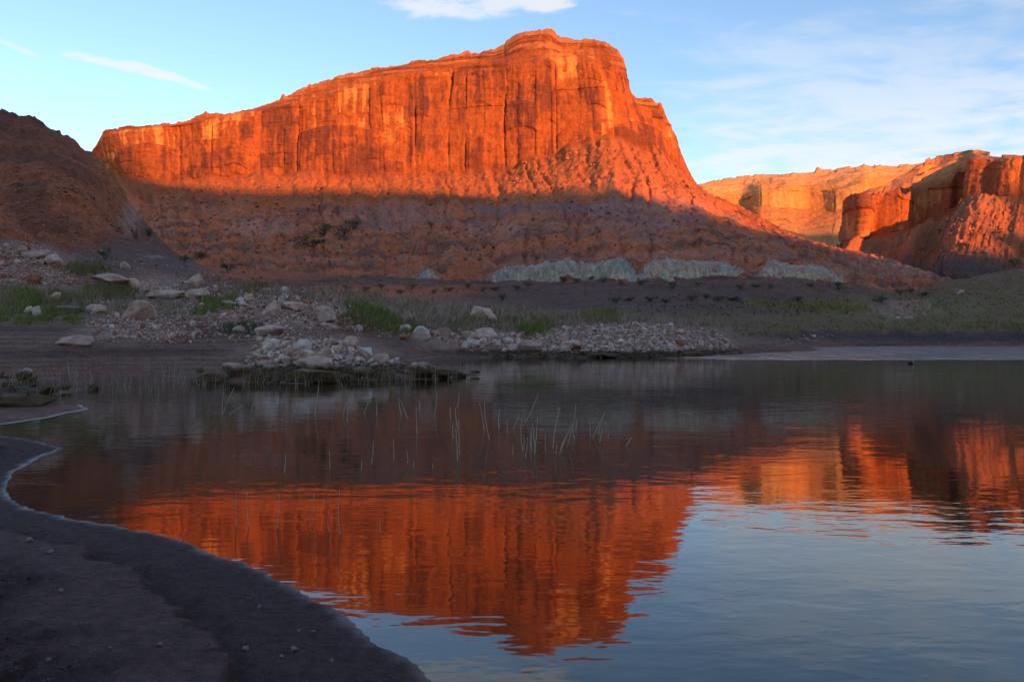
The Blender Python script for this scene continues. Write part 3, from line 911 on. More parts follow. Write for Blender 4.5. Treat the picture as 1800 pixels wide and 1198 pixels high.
inland = smooth(SD, 0.5, 6.0)
# masks
pxh = px + 40 * fbm(X / 16, Y / 16, 4, 0.6, seed=203); pyh = py + 16 * fbm(X / 13, Y / 13, 4, 0.6, seed=204)
hillm = np.maximum(blob(pxh, pyh, 30, 330, 230, 125, 0.15) * (Y > 125), (Y > 215) * (px < 240))
hillm = hillm * (Y > 125) * (1 - smooth(px, 250, 330))
pxw = px + 16 * fbm(X / 9, Y / 9, 4, seed=205); pyw = py + 4 * fbm(X / 7, Y / 7, 4, seed=206)
rub = np.zeros_like(H)
for q in ((45, 470, 95, 42), (260, 500, 85, 18), (230, 580, 90, 22), (480, 550, 130, 28), (560, 630, 140, 40), (840, 600, 120, 24), (1110, 598, 190, 36), (1590, 540, 60, 14), (60, 680, 60, 12)):
    rub = np.maximum(rub, blob(pxw, pyw, *q))
# relief
H = H + inland * (fbm(X / 14, Y / 14, 4, 0.5, seed=211) * 0.010 * Y * 0.5)
hl = fbm(X / 30, Y / 30, 5, 0.55, seed=215)
kh = H / 5.0 + 0.8 * fbm(X / 40, Y / 40, 3, seed=216)
H = H + hillm * ((np.floor(kh) + smooth(kh - np.floor(kh), 0.6, 1.0) - kh) * 1.6)
H = H + hillm * (hl * 3.2 - np.abs(pn(X / 16 + 0.3 * pn(X / 9, Y / 9, None, 2), Y / 45, None, 217)) * 5.0)
w1, _, wid = worley(X / 3.2, Y / 3.2, 6)
H = H + hillm * np.where(wid > 0.5, np.clip(0.45 - w1, 0, 1) * (wid - 0.4) * 4.5, 0)
w1, _, wid = worley(X / 1.1, Y / 1.1, 8)
H = H + rub * np.clip(0.5 - w1, 0, 1) * wid * 0.55 * smooth(SD, 0.2, 1.5)
# old water lines: small terraces cut by the falling lake
tstep = 0.20 + 0.0022 * np.clip(Y - 40, 0, 300)
kz = H / tstep + 0.5 * fbm(X / 22, Y / 22, 3, seed=221)
terr = (np.floor(kz) + smooth(kz - np.floor(kz), 0.45, 1.0)) * tstep - (kz - H / tstep) * tstep
bench = (1 - hillm) * (1 - rub * 0.8) * smooth(SD, 0.4, 1.5) * (1 - smooth(H, 30, 45))
H = H + (terr - H) * bench * 0.85
# colours
c = np.zeros(H.shape + (3,), np.float32) + np.array((0.170, 0.078, 0.050), np.float32)
frac = kz - np.floor(kz)
c = mixc(c, (0.235, 0.126, 0.084), smooth(frac, 0.60, 0.95) * bench * 0.85)
c = mixc(c, (0.085, 0.040, 0.030), smooth(fbm(X / 40, H / 0.8, 3, seed=222), 0.0, 0.5) * bench * 0.8)
red = np.array((0.36, 0.112, 0.050), np.float32)
c = mixc(c, red, hillm)
c = mixc(c, (0.20, 0.072, 0.040), hillm * smooth(fbm(X / 22, Y / 22, 4, seed=223), -0.1, 0.5) * 0.85)
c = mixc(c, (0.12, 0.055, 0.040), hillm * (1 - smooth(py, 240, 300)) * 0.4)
for q, col_, amt in (((45, 480, 110, 30), (0.336, 0.122, 0.060), 0.8), ((150, 445, 130, 18), (0.147, 0.081, 0.062), 0.85), ((330, 470, 130, 16), (0.168, 0.116, 0.100), 0.7), ((265, 448, 22, 3), (0.336, 0.281, 0.240), 0.5),
                    ((400, 465, 40, 5), (0.336, 0.281, 0.250), 0.5), ((470, 480, 110, 14), (0.420, 0.122, 0.052), 0.85), ((700, 512, 150, 11), (0.476, 0.140, 0.055), 0.8),
                    ((500, 530, 130, 22), (0.280, 0.122, 0.070), 0.6), ((250, 490, 60, 14), (0.294, 0.110, 0.055), 0.6),
                    ((760, 545, 150, 20), (0.294, 0.183, 0.115), 0.8), ((620, 540, 70, 24), (0.224, 0.146, 0.070), 0.6), ((80, 530, 190, 34), (0.182, 0.128, 0.055), 0.75), ((300, 535, 160, 20), (0.224, 0.146, 0.080), 0.6),
                    ((1150, 530, 320, 34), (0.140, 0.076, 0.060), 0.7), ((1500, 535, 210, 9), (0.20, 0.145, 0.065), 0.49), ((1430, 560, 230, 12), (0.20, 0.145, 0.065), 0.56), ((1700, 555, 230, 24), (0.20, 0.145, 0.065), 0.59),
                    ((1340, 580, 170, 8), (0.20, 0.145, 0.065), 0.56), ((1650, 530, 200, 20), (0.20, 0.145, 0.065), 0.49), ((1750, 490, 200, 30), (0.196, 0.116, 0.060), 0.7), ((1600, 590, 400, 9), (0.077, 0.051, 0.048), 0.85),
                    ((1000, 550, 200, 8), (0.196, 0.146, 0.055), 0.6), ((1370, 598, 110, 8), (0.210, 0.122, 0.085), 0.6)):
    m_ = blob(pxw, pyw, *q, 0.5) * amt
    c = mixc(c, col_, m_ * (1 - hillm * (0.3 if q[1] > 400 else 1)))
c = mixc(c, (0.33, 0.19, 0.135), rub * 0.75 * smooth(H, 0.7, 1.3))
c = mixc(c, (0.07, 0.048, 0.032), rub * (1 - smooth(H, 0.6, 1.1)))
c = mixc(c, (0.34, 0.42, 0.38), blob(pxw, pyw, 228, 378, 14, 26, 0.5) * (Y > 150) * 0.28)
wet = 1 - smooth(SD, 0.02, 0.006 * Y + 0.12)
c = mixc(c, (0.045, 0.032, 0.030), wet * 0.8)
Pt = np.stack([X, Y, H], -1)
add_hits(Pt[(SD > 0.0)].reshape(-1, 3))
f = grid_faces(NV, NU)
hv = (hillm > 0.45).ravel()
fh = hv[f].sum(1) >= 2
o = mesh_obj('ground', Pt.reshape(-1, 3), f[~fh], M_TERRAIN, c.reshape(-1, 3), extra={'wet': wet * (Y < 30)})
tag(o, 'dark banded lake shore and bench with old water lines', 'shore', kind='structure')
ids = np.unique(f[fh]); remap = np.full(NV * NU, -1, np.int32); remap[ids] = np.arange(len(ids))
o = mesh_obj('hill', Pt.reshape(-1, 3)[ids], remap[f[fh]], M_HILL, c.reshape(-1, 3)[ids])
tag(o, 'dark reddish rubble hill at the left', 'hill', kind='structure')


def height_at(x, y):
    """height of the shore land at a world position"""
    v = (math.log(max(y, 18.6)) - math.log(18.5)) / (math.log(680) - math.log(18.5)) * (NV - 1)
    u = (x / y + 0.86) / 1.72 * (NU - 1)
    i = int(min(max(v, 0), NV - 2)); j = int(min(max(u, 0), NU - 2))
    fv, fu = v - i, u - j
    return float((H[i, j] * (1 - fu) + H[i, j + 1] * fu) * (1 - fv) + (H[i + 1, j] * (1 - fu) + H[i + 1, j + 1] * fu) * fv)


# ------------------------------------------------------------------ the near beach
NBU, NBV = 430, 330
yb = np.linspace(math.log(1.0), math.log(32.0), NBV)
Yb = (np.exp(yb) - 6.0)
uu = np.linspace(-0.70, 0.24, NBU)
YB = np.broadcast_to(Yb[:, None], (NBV, NBU)); XB = (YB + 6.0) * uu[None, :]
SB = signed_dist(beach_poly, XB, YB).reshape(XB.shape)
SB = SB + 0.06 * fbm(XB / 0.7, YB / 0.7, 4, 0.6, seed=301) + 0.022 * fbm(XB / 0.16, YB / 0.16, 3, 0.6, seed=302)
HB = np.where(SB > 0, 0.052 * SB + 0.02 * np.clip(SB - 0.3, 0, 9) + 0.03 * np.clip(SB - 1.0, 0, 5), 0.16 * SB)
HB = np.minimum(HB, 0.075 + 0.62 * (1 - np.exp(-np.clip(HB, 0, 9) * 1.2)))
HB = np.maximum(HB, -0.7)
edge_at = 0.95 + 0.15 * fbm(XB / 0.8, YB / 0.8, 4, 0.6, seed=305)
edge2 = 1.75 + 0.35 * fbm(XB / 0.9, YB / 0.9, 4, 0.65, seed=306)
scarp = smooth(SB, edge_at - 0.012, edge_at + 0.022)
HB = HB + 0.055 * scarp * smooth(YB, 1.5, 3.0) - 0.02 * np.exp(-((SB - edge_at + 0.09) / 0.07) ** 2)
rough = smooth(SB, edge2 - 0.35, edge2 + 0.35)
clod = smooth(fbm(XB / 1.3, YB / 1.3, 2, seed=307), 0.15, 0.5)
HB = HB + rough * (0.045 * fbm(XB / 0.5, YB / 0.5, 4, 0.6, seed=308) + 0.022 * fbm(XB / 0.10, YB / 0.10, 2, seed=309))
w1, w2, wid = worley(XB / 0.11, YB / 0.11, 11)
lip = np.exp(-((SB - edge_at - 0.05) / 0.18) ** 2) * clod
HB = HB + lip * np.clip(0.5 - w1, 0, 1) * wid * 0.10
runn = np.abs(pn(XB / 0.55 + 0.4 * pn(XB / 0.3, YB / 0.3, None, 4), YB / 2.2, None, 311))
HB = HB - rough * 0.035 * np.exp(-(runn / 0.10) ** 2)
c = np.zeros(HB.shape + (3,), np.float32) + np.array((0.068, 0.039, 0.034), np.float32)
smoothstrip = scarp * (1 - rough)
c = mixc(c, (0.112, 0.062, 0.055), smoothstrip * (0.65 + 0.35 * smooth(fbm(XB / 0.4, YB / 0.4, 4, 0.6, seed=317), -0.4, 0.4)))
c = mixc(c, (0.052, 0.027, 0.025), rough)
c = mixc(c, (0.085, 0.040, 0.035), rough * smooth(fbm(XB / 0.6, YB / 0.6, 3, seed=315), 0.1, 0.5))
c = mixc(c, (0.015, 0.010, 0.010), np.exp(-((SB - edge_at + 0.08) / 0.07) ** 2) * 0.4)
wetb = 1 - smooth(SB + 0.06 * fbm(XB / 0.35, YB / 0.35, 3, seed=316), 0.0, 0.15)
c = mixc(c, (0.030, 0.022, 0.021), wetb * 0.8)
o = mesh_obj('beach', np.stack([XB, YB, HB], -1).reshape(-1, 3), grid_faces(NBV, NBU), M_BEACH, c.reshape(-1, 3), extra={'wet': wetb})
tag(o, 'dark wet mud beach in the foreground with a crusted ledge', 'beach', kind='structure')
Pb = np.stack([XB, YB, HB], -1)
add_hits(Pb[SB > 0.0].reshape(-1, 3))
def beach_height(x, y):
    v = (math.log(max(y + 6.0, 1.01))) / math.log(32.0) * (NBV - 1)
    u = (x / (y + 6.0) + 0.70) / 0.94 * (NBU - 1)
    i = int(min(max(v, 0), NBV - 2)); j = int(min(max(u, 0), NBU - 2))
    fv, fu = v - i, u - j
    return float((HB[i, j] * (1 - fu) + HB[i, j + 1] * fu) * (1 - fv) + (HB[i + 1, j] * (1 - fu) + HB[i + 1, j + 1] * fu) * fv)


def land_pt(px, py):
    """like land_at, but anywhere between the points of the map"""
    p = land_at(px, py)
    if p is None: return None
    s = p[1] / F_PX
    p = p.astype(float)
    if p[1] < 18.0:
        for _ in range(6):
            Yn = (CAM_Z - p[2]) * F_PX / max(py - CY, 1.0)
            p[1] = min(max(Yn, 1.5), 18.0); p[0] = (px - CX) / F_PX * p[1]
            p[2] = beach_height(p[0], p[1])
        return p
    on_shore = abs(height_at(p[0], p[1]) - p[2]) < 0.05 * (1 + p[1] / 100)
    p[0] += random.uniform(-2.5, 2.5) * s
    p[1] *= 1 + random.uniform(-0.006, 0.006)
    if on_shore: p[2] = height_at(p[0], p[1])
    return p


# ------------------------------------------------------------------ stones
def hull_rock(seed, npts=16, boxy=0.5, detail=0):
    """angular broken rock in a unit box standing on z = 0; returns a mesh"""
    r = np.random.default_rng(seed)
    pts = r.normal(size=(npts, 3))
    pts /= np.linalg.norm(pts, axis=1)[:, None]
    m = np.abs(pts).max(1)[:, None]
    pts = pts * (1 - boxy) + pts / m * 0.75 * boxy
    pts *= r.uniform(0.82, 1.08, size=(npts, 1))
    bm = bmesh.new()
    for p in pts: bm.verts.new(p)
    res = bmesh.ops.convex_hull(bm, input=bm.verts)
    junk = [g for g in res['geom_interior'] if isinstance(g, bmesh.types.BMVert)]
    if junk: bmesh.ops.delete(bm, geom=junk, context='VERTS')
    bmesh.ops.triangulate(bm, faces=bm.faces)
    if detail:
        bmesh.ops.bevel(bm, geom=list(bm.edges), offset=0.05, segments=1, affect='EDGES', profile=0.6)
        bmesh.ops.triangulate(bm, faces=bm.faces)
        bmesh.ops.subdivide_edges(bm, edges=bm.edges, cuts=detail, use_grid_fill=True)
        co = np.array([v.co for v in bm.verts], np.float32)
        nz = fbm(co[:, 0] * 1.6 + seed, co[:, 1] * 1.6, 4, 0.6, seed=seed % 40, z=co[:, 2] * 1.6)
        for v, k in zip(bm.verts, nz):
            v.co *= 1 + 0.07 * float(k)
        bmesh.ops.triangulate(bm, faces=bm.faces)
    co = np.array([v.co for v in bm.verts])
    lo, hi = co.min(0), co.max(0)
    for v in bm.verts:
        v.co.x = (v.co.x - lo[0]) / (hi[0] - lo[0]) - 0.5
        v.co.y = (v.co.y - lo[1]) / (hi[1] - lo[1]) - 0.5
        v.co.z = (v.co.z - lo[2]) / (hi[2] - lo[2])
    me = bpy.data.meshes.new('rock')
    bm.to_mesh(me); bm.free()
    me.shade_flat()
    return me


rock_meshes = {}
for mk, mat in (('pale', M_ROCK), ('red', M_ROCK_RED), ('white', M_ROCK_WHITE)):
    L = []
    for k in range(10):
        me = hull_rock(100 + k, 13 + k % 6, 0.25 + 0.06 * k, 0)
        me.materials.append(mat); L.append(me)
    rock_meshes[mk] = L
base_shapes = []
for me in rock_meshes['pale']:
    v = np.zeros(len(me.vertices) * 3, np.float32); me.vertices.foreach_get('co', v)
    f = np.zeros(len(me.polygons) * 3, np.int32); me.loops.foreach_get('vertex_index', f)
    base_shapes.append((v.reshape(-1, 3), f.reshape(-1, 3)))


def put_rock(name, me, px, py, wpx, hpx, label, cat='rock', group=None, deep=0.8, rz=None, sink=0.16, tilt=0.12):
    p = land_at(px, py)
    if p is None: return None
    s = p[1] / F_PX
    o = bpy.data.objects.new(name, me)
    COL.objects.link(o)
    W, Hh = wpx * s, hpx * s / (1 - sink)
    o.scale = (W, W * deep, Hh)
    x = (px - CX) * s
    o.location = (x, p[1] + W * deep * 0.35, p[2] - Hh * sink)
    o.rotation_euler = (random.uniform(-tilt, tilt), random.uniform(-tilt, tilt), random.uniform(-0.3, 0.3) if rz is None else rz)
    tag(o, label, cat, group)
    return o


heroes = [  # px, py of the base, width, height, kind, label
    (240, 559, 56, 34, 'pale', 'largest pale angular boulder perched on small stones on the left bank'),
    (119, 608, 64, 21, 'pale', 'flat pale slab lying alone on the dark mud of the left bank'),
    (182, 494, 72, 17, 'pale', 'long pale ledge rock left of the stone row below the dark slope'),
    (222, 500, 40, 16, 'pale', 'second pale ledge rock, butting against the long ledge rock'),
    (269, 512, 26, 26, 'pale', 'upright pale block at the end of the stone row'),
    (343, 500, 25, 25, 'pale', 'round pale boulder standing above the grassy bank'),
    (60, 452, 46, 20, 'pale', 'long pale capstone along the top of the left rubble mound'),
    (87, 466, 30, 22, 'pale', 'pale block just below the capstone of the left rubble mound'),
    (30, 440, 18, 15, 'pale', 'rounded pale rock at the very top of the left rubble mound'),
    (56, 497, 24, 20, 'red', 'rounded red rock low on the front of the left rubble mound'),
    (92, 527, 22, 16, 'pale', 'tan pointed rock among green grass on the left bank'),
    (48, 550, 14, 12, 'white', 'small white rock beside a taller white rock in left grass'),
    (64, 553, 17, 18, 'white', 'pointed white rock standing in the left green grass'),
    (165, 545, 30, 16, 'pale', 'low tan rock half sunk in dry grass on left bank'),
    (285, 520, 58, 18, 'pale', 'broad smooth boulder below the upright block'),
    (345, 522, 44, 18, 'pale', 'wide low boulder in the dry grass right of the broad smooth boulder'),
    (400, 535, 26, 9, 'white', 'flat white slab in grass beside a tilted white rock'),
    (420, 532, 18, 15, 'white', 'tilted white rock leaning on a flat white slab'),
    (477, 552, 24, 30, 'pale', 'tall pale boulder tapering downward above the rocky point'),
    (508, 543, 40, 15, 'pale', 'slanting pale slab right of the tall tapering boulder'),
    (566, 563, 42, 28, 'pale', 'big pale boulder on the slope behind the rocky point'),
    (581, 577, 20, 14, 'pale', 'tan rock just under the big pale boulder'),
    (472, 584, 48, 19, 'pale', 'pointed grey boulder on dark mud left of the rock heap'),
    (417, 581, 20, 14, 'pale', 'small pyramid rock alone on the dark mud'),
    (472, 612, 30, 20, 'white', 'whitest rounded boulder at the left of the rock heap'),
    (500, 627, 26, 20, 'pale', 'tan boulder in front of the whitest rounded boulder'),
    (527, 614, 34, 22, 'white', 'pale boulder with a flat top at the crown of the heap'),
    (540, 627, 26, 14, 'pale', 'tan wedge rock below the flat topped boulder'),
    (566, 626, 28, 22, 'pale', 'pale block in the middle of the rock heap'),
    (552, 652, 62, 30, 'pale', 'large brown stained boulder in the middle of the rocky point'),
    (545, 674, 88, 24, 'pale', 'widest brown flat rock at the waterline of the rocky point'),
    (598, 668, 30, 15, 'pale', 'brown rounded rock beside the widest flat rock at the waterline'),
    (472, 648, 24, 12, 'white', 'pale flat stone above the reeds of the rocky point'),
    (616, 610, 28, 23, 'pale', 'olive hollowed boulder at the back of the rock heap'),
    (640, 621, 22, 14, 'white', 'smooth white boulder right of the hollowed boulder'),
    (668, 643, 28, 24, 'pale', 'split pale boulder toward the right of the rock heap'),
    (634, 660, 44, 20, 'pale', 'brown stained block near the water right of the heap middle'),
    (672, 661, 34, 14, 'pale', 'low tan rock at the water below the split boulder'),
    (735, 661, 52, 28, 'pale', 'humped brown boulder near the tip of the rocky point'),
    (775, 663, 34, 16, 'pale', 'dark rock between the humped boulder and the tip'),
    (805, 662, 26, 12, 'pale', 'dark low rock second from the tip of the rocky point'),
    (836, 660, 18, 9, 'pale', 'last small rock at the tip of the rocky point'),
    (350, 655, 17, 12, 'white', 'small pale pointed rock at the reeds left of the point'),
    (412, 662, 46, 26, 'pale', 'olive brown mossy rock at the left end of the point'),
    (365, 669, 58, 18, 'pale', 'low olive rock in the reeds at the waterline'),
    (450, 668, 44, 18, 'pale', 'brown rock at the waterline left of the widest flat rock'),
    (712, 583, 20, 13, 'white', 'pale rock below the bright green grass, left of two'),
    (741, 592, 28, 24, 'white', 'leaning white block below the bright green grass'),
    (774, 589, 36, 15, 'pale', 'low wide tan boulder right of the leaning white block'),
    (853, 592, 38, 20, 'pale', 'big tan boulder in the stone line by the cove'),
    (826, 594, 22, 15, 'pale', 'rounded tan rock left of the big tan boulder'),
    (830, 604, 18, 13, 'white', 'white rock in front of the rounded tan rock'),
    (848, 603, 16, 11, 'white', 'white block beside a similar white rock by the cove'),
    (888, 599, 14, 14, 'white', 'bluish white upright stone in the line by the cove'),
    (808, 612, 18, 8, 'red', 'small red rock alone on dark mud near the cove'),
    (711, 592, 17, 9, 'red', 'pink flat rock on the dark banded mud below the grass'),
    (848, 558, 44, 22, 'pale', 'tan rock knoll rising out of the dry reeds'),
    (866, 560, 16, 12, 'pale', 'small tan rock at the foot of the rock knoll'),
    (932, 618, 40, 22, 'pale', 'brown square boulder at the left of the long rubble bank'),
    (905, 618, 26, 14, 'pale', 'brown rock left of the square boulder by the cove'),
    (1005, 612, 40, 18, 'pale', 'brown boulder low in the left half of the rubble bank'),
    (1212, 624, 48, 20, 'pale', 'brown stained pyramid boulder at the waterline of the rubble bank'),
    (1062, 625, 46, 9, 'red', 'reddish wedge at the waterline of the rubble bank'),
    (1195, 605, 18, 12, 'red', 'pink block above the stained pyramid boulder'),
    (38, 664, 26, 21, 'white', 'ribbed round boulder at the left edge waterline'),
    (56, 671, 14, 10, 'pale', 'small rock against the ribbed round boulder'),
    (75, 688, 34, 18, 'pale', 'olive brown rock standing in shallow water at the left'),
    (110, 682, 22, 10, 'pale', 'low flat rock in the water right of the olive rock'),
    (158, 683, 18, 9, 'pale', 'last brown stone of the left water edge'),
    (12, 712, 110, 30, 'pale', 'smooth tan boulder cut by the left edge of the view'),
    (217, 468, 16, 14, 'pale', 'square tan rock at the foot of the red slope'),
    (1582, 556, 12, 6, 'pale', 'small pale rock in the right meadow'),
    (1690, 512, 12, 8, 'pale', 'grey rock high on the right meadow'),
    (1600, 560, 18, 7, 'pale', 'flat pale slab in the right meadow'),
]
for k, (px, py, wd, ht, mk, lab) in enumerate(heroes):
    me = hull_rock(620 + k, 17 + k % 8, 0.2 + 0.4 * random.random(), 2 if wd > 24 else 1)
    me.materials.append({'pale': M_ROCK, 'red': M_ROCK_RED, 'white': M_ROCK_WHITE}[mk])
    put_rock('boulder' if wd > 22 else 'rock', me, px, py, wd * 1.08, ht, lab, 'boulder' if wd > 22 else 'rock', tilt=0.06, deep=random.uniform(0.55, 0.9))


def in_poly(poly):
    xs = [p[0] for p in poly]; ys = [p[1] for p in poly]
    while True:
        x = random.uniform(min(xs), max(xs)); y = random.uniform(min(ys), max(ys))
        ins = False
        for i in range(len(poly)):
            x0, y0 = poly[i]; x1, y1 = poly[i - 1]
            if (y0 > y) != (y1 > y) and x < (x1 - x0) * (y - y0) / (y1 - y0) + x0: ins = not ins
        if ins: return x, y


clusters = [  # polygon, singles, rest, size range (px), kinds, label, group, name of the rest
    ([(0, 425), (45, 430), (75, 448), (112, 470), (148, 498), (60, 500), (0, 497)], 34, 800, (4, 13), ('pale', 'pale', 'pale', 'red'),
     'tan broken stone in the rubble mound at the left edge', 'stones of the left rubble mound'),
    ([(190, 488), (215, 486), (260, 494), (312, 510), (300, 520), (240, 510), (200, 503)], 20, 320, (5, 11), ('pale', 'white', 'pale'),
     'pale stone in the row below the dark slope on the left', 'stones of the row below the dark slope'),
    ([(140, 566), (200, 552), (300, 548), (350, 575), (330, 600), (200, 598)], 26, 420, (3, 12), ('pale', 'white', 'pale', 'red'),
     'loose pale stone scattered round the largest boulder on the left bank', 'loose stones round the largest boulder'),
    ([(360, 505), (440, 500), (560, 505), (630, 540), (640, 580), (500, 578), (420, 575), (350, 545)], 36, 600, (3, 15), ('pale', 'pale', 'white', 'red'),
     'pale stone on the grassy slope above the rocky point', 'stones on the slope above the rocky point'),
    ([(450, 598), (520, 592), (610, 600), (660, 625), (720, 640), (780, 655), (700, 668), (560, 671), (430, 670), (440, 620)], 62, 1000, (5, 20), ('pale', 'white', 'pale'),
     'angular stone heaped among the boulders of the rocky point', 'stones heaped on the rocky point'),
    ([(750, 588), (800, 580), (900, 585), (960, 585), (960, 627), (880, 626), (810, 612)], 34, 420, (4, 15), ('pale', 'white', 'pale', 'red'),
     'pale stone in the line between the green grass and the rubble bank', 'stones in the line by the cove'),
    ([(940, 585), (1000, 572), (1080, 566), (1180, 568), (1240, 580), (1290, 602), (1305, 616), (1240, 626), (1100, 628), (950, 627)], 76, 1900, (4, 14), ('pale', 'white', 'pale', 'pale'),
     'broken pale stone in the long rubble bank at the far waterline', 'stones of the long rubble bank'),
    ([(0, 658), (40, 662), (60, 676), (50, 690), (0, 690)], 14, 40, (4, 10), ('pale', 'white'),
     'small grey stone at the water edge by the ribbed boulder', 'stones at the left water edge'),
    ([(140, 500), (330, 492), (470, 496), (620, 520), (700, 565), (760, 580), (740, 592), (560, 592), (420, 596), (300, 602), (150, 596), (160, 560)], 0, 3200, (2.4, 9), ('pale', 'pale', 'white', 'red'),
     'stone littering the left bank', 'stones on the slope above the rocky point'),
    ([(0, 585), (300, 600), (430, 610), (420, 655), (150, 655), (0, 650)], 0, 260, (2, 4), ('pale', 'red'),
     'stone dotting the dark banded mud', 'stones on the slope above the rocky point'),
    ([(0, 400), (250, 440), (420, 470), (420, 495), (250, 480), (120, 470), (0, 420)], 0, 500, (2, 6), ('red', 'red', 'pale'),
     'stone below the dark hill', 'stones on the slope above the rocky point'),
    ([(1500, 500), (1800, 470), (1800, 540), (1600, 560), (1480, 560)], 0, 300, (1, 5), ('red', 'pale'),
     'stone on the right meadow', 'stones of the patch on the right meadow'),
    ([(1350, 600), (1400, 592), (1470, 580), (1480, 586), (1420, 600), (1370, 606)], 8, 70, (2, 6), ('pale', 'red'),
     'small stone in the streak running up from the far spit', 'stones of the streak by the far spit'),
    ([(1555, 545), (1600, 525), (1630, 525), (1610, 540), (1570, 552)], 6, 60, (2, 6), ('pale', 'red'),
     'small tan stone in the patch on the right meadow', 'stones of the patch on the right meadow'),
]


PLACE = {'stones of the left rubble mound': 'of the left rubble mound', 'stones of the row below the dark slope': 'of the row under the slope',
         'loose stones round the largest boulder': 'of the litter round the boulder', 'stones on the slope above the rocky point': 'of the slope above the point',
         'stones heaped on the rocky point': 'of the heap on the rocky point', 'stones in the line by the cove': 'of the stone line by the cove', 'stones of the long rubble bank': 'of the long rubble bank',
         'stones at the left water edge': 'of the stones by the ribbed boulder', 'stones of the streak by the far spit': 'of the streak by the far spit', 'stones of the patch on the right meadow': 'of the patch on the right meadow'}


class Bag:
    """collects many small shapes for one mesh"""
    def __init__(self):
        self.v = []; self.f = []; self.c = []; self.n = 0

    def add(self, v, f, c=None):
        self.v.append(v); self.f.append(f + self.n); self.n += len(v)
        if c is not None: self.c.append(np.broadcast_to(np.asarray(c, np.float32), (len(v), 3)))

    def build(self, name, mat, smooth_=False):
        return mesh_obj(name, np.concatenate(self.v), np.concatenate(self.f), mat, np.concatenate(self.c) if self.c else None, smooth_)


def bag_rock(bag, p, size, flat=0.7, col=None):
    v, f = base_shapes[random.randrange(len(base_shapes))]
    a = random.uniform(0, 6.28); ca, sa = math.cos(a), math.sin(a)
    sx, sy, sz = size * random.uniform(0.8, 1.3), size * random.uniform(0.7, 1.1), size * flat * random.uniform(0.7, 1.2)
    q = v * np.array([sx, sy, sz], np.float32)
    q = np.stack([q[:, 0] * ca - q[:, 1] * sa, q[:, 0] * sa + q[:, 1] * ca, q[:, 2] + q[:, 0] * random.uniform(-0.2, 0.2)], 1)
    bag.add(q + np.array([p[0], p[1], p[2] - sz * 0.25], np.float32), f, col)


for poly, n1, n2, (s0, s1), kinds, lab, grp in clusters:
    for k in range(n1):
        x, y = in_poly(poly)
        sz = s0 + (s1 - s0) * random.random() ** 1.3
        sz = max(sz, 0.45 * s1)
        mk = random.choice(kinds)
        xs = [q[0] for q in poly]; ys = [q[1] for q in poly]
        fx, fy, fs = (x - min(xs)) / (max(xs) - min(xs)), (y - min(ys)) / (max(ys) - min(ys)), (sz - 0.45 * s1) / (0.55 * s1)
        where = ('left end', 'left part', 'middle', 'right part', 'right end')[min(int(fx * 5), 4)]
        what = '%s %s stone' % ('small' if fs < 0.12 else 'middling' if fs < 0.45 else 'big', {'pale': 'tan', 'red': 'red', 'white': 'pale'}[mk])
        high = ('upper', 'middle', 'lower')[min(int(fy * 3), 2)]
        own = '%s at the %s %s %s' % (what, high, where, PLACE[grp])
        put_rock('rock', random.choice(rock_meshes[mk]), x, y, sz * random.uniform(0.9, 1.3), sz * random.uniform(0.6, 0.95), own, 'rock', grp,
                 deep=random.uniform(0.7, 1.0), rz=random.uniform(0, 6.28), tilt=0.35, sink=0.22)
    bags = {}
    for k in range(n2):
        x, y = in_poly(poly)
        p = land_pt(x, y)
        if p is None: continue
        sz = (s0 * 0.6 + (s1 - s0) * 0.45 * random.random() ** 2) * p[1] / F_PX
        bag_rock(bags.setdefault(random.choice(kinds), Bag()), p, sz * 1.2)
    for mk, b in bags.items():
        tag(b.build('rubble', {'pale': M_ROCK, 'red': M_ROCK_RED, 'white': M_ROCK_WHITE}[mk]), lab.replace('stone', 'small stones', 1), 'rubble', kind='stuff')

# fallen blocks on the red slopes, too many to count
for poly, cnt, s0, s1, nm in (([(210, 330), (500, 320), (860, 340), (1020, 320), (1200, 360), (1400, 430), (1500, 470), (1100, 445), (860, 455), (600, 470), (430, 480), (300, 430)], 2200, 1.5, 7, 'fallen blocks on the shaded red slope under the butte'),
                              ([(870, 300), (1060, 245), (1180, 300), (1250, 350), (1100, 330), (900, 330)], 420, 1.5, 7, 'fallen blocks on the sunlit talus under the prow'),
                              ([(0, 290), (100, 300), (180, 330), (250, 420), (200, 430), (0, 400)], 520, 2, 8, 'broken rock strewn over the dark red hill'),
                              ([(1600, 440), (1700, 360), (1790, 400), (1760, 455)], 220, 2, 8, 'fallen blocks on the talus fan of the right mesa'),
                              ([(200, 445), (330, 470), (480, 490), (700, 505), (860, 500), (860, 520), (600, 515), (380, 500), (200, 470)], 300, 2, 6, 'red rubble along the foot of the slope')):
    b = Bag()
    for k in range(cnt):
        x, y = in_poly(poly)
        p = land_pt(x, y)
        if p is None: continue
        bag_rock(b, p, (s0 + (s1 - s0) * random.random() ** 3) * p[1] / F_PX, 0.75)
    tag(b.build('fallen_rock', M_ROCK_RED), nm, 'rubble', kind='stuff')

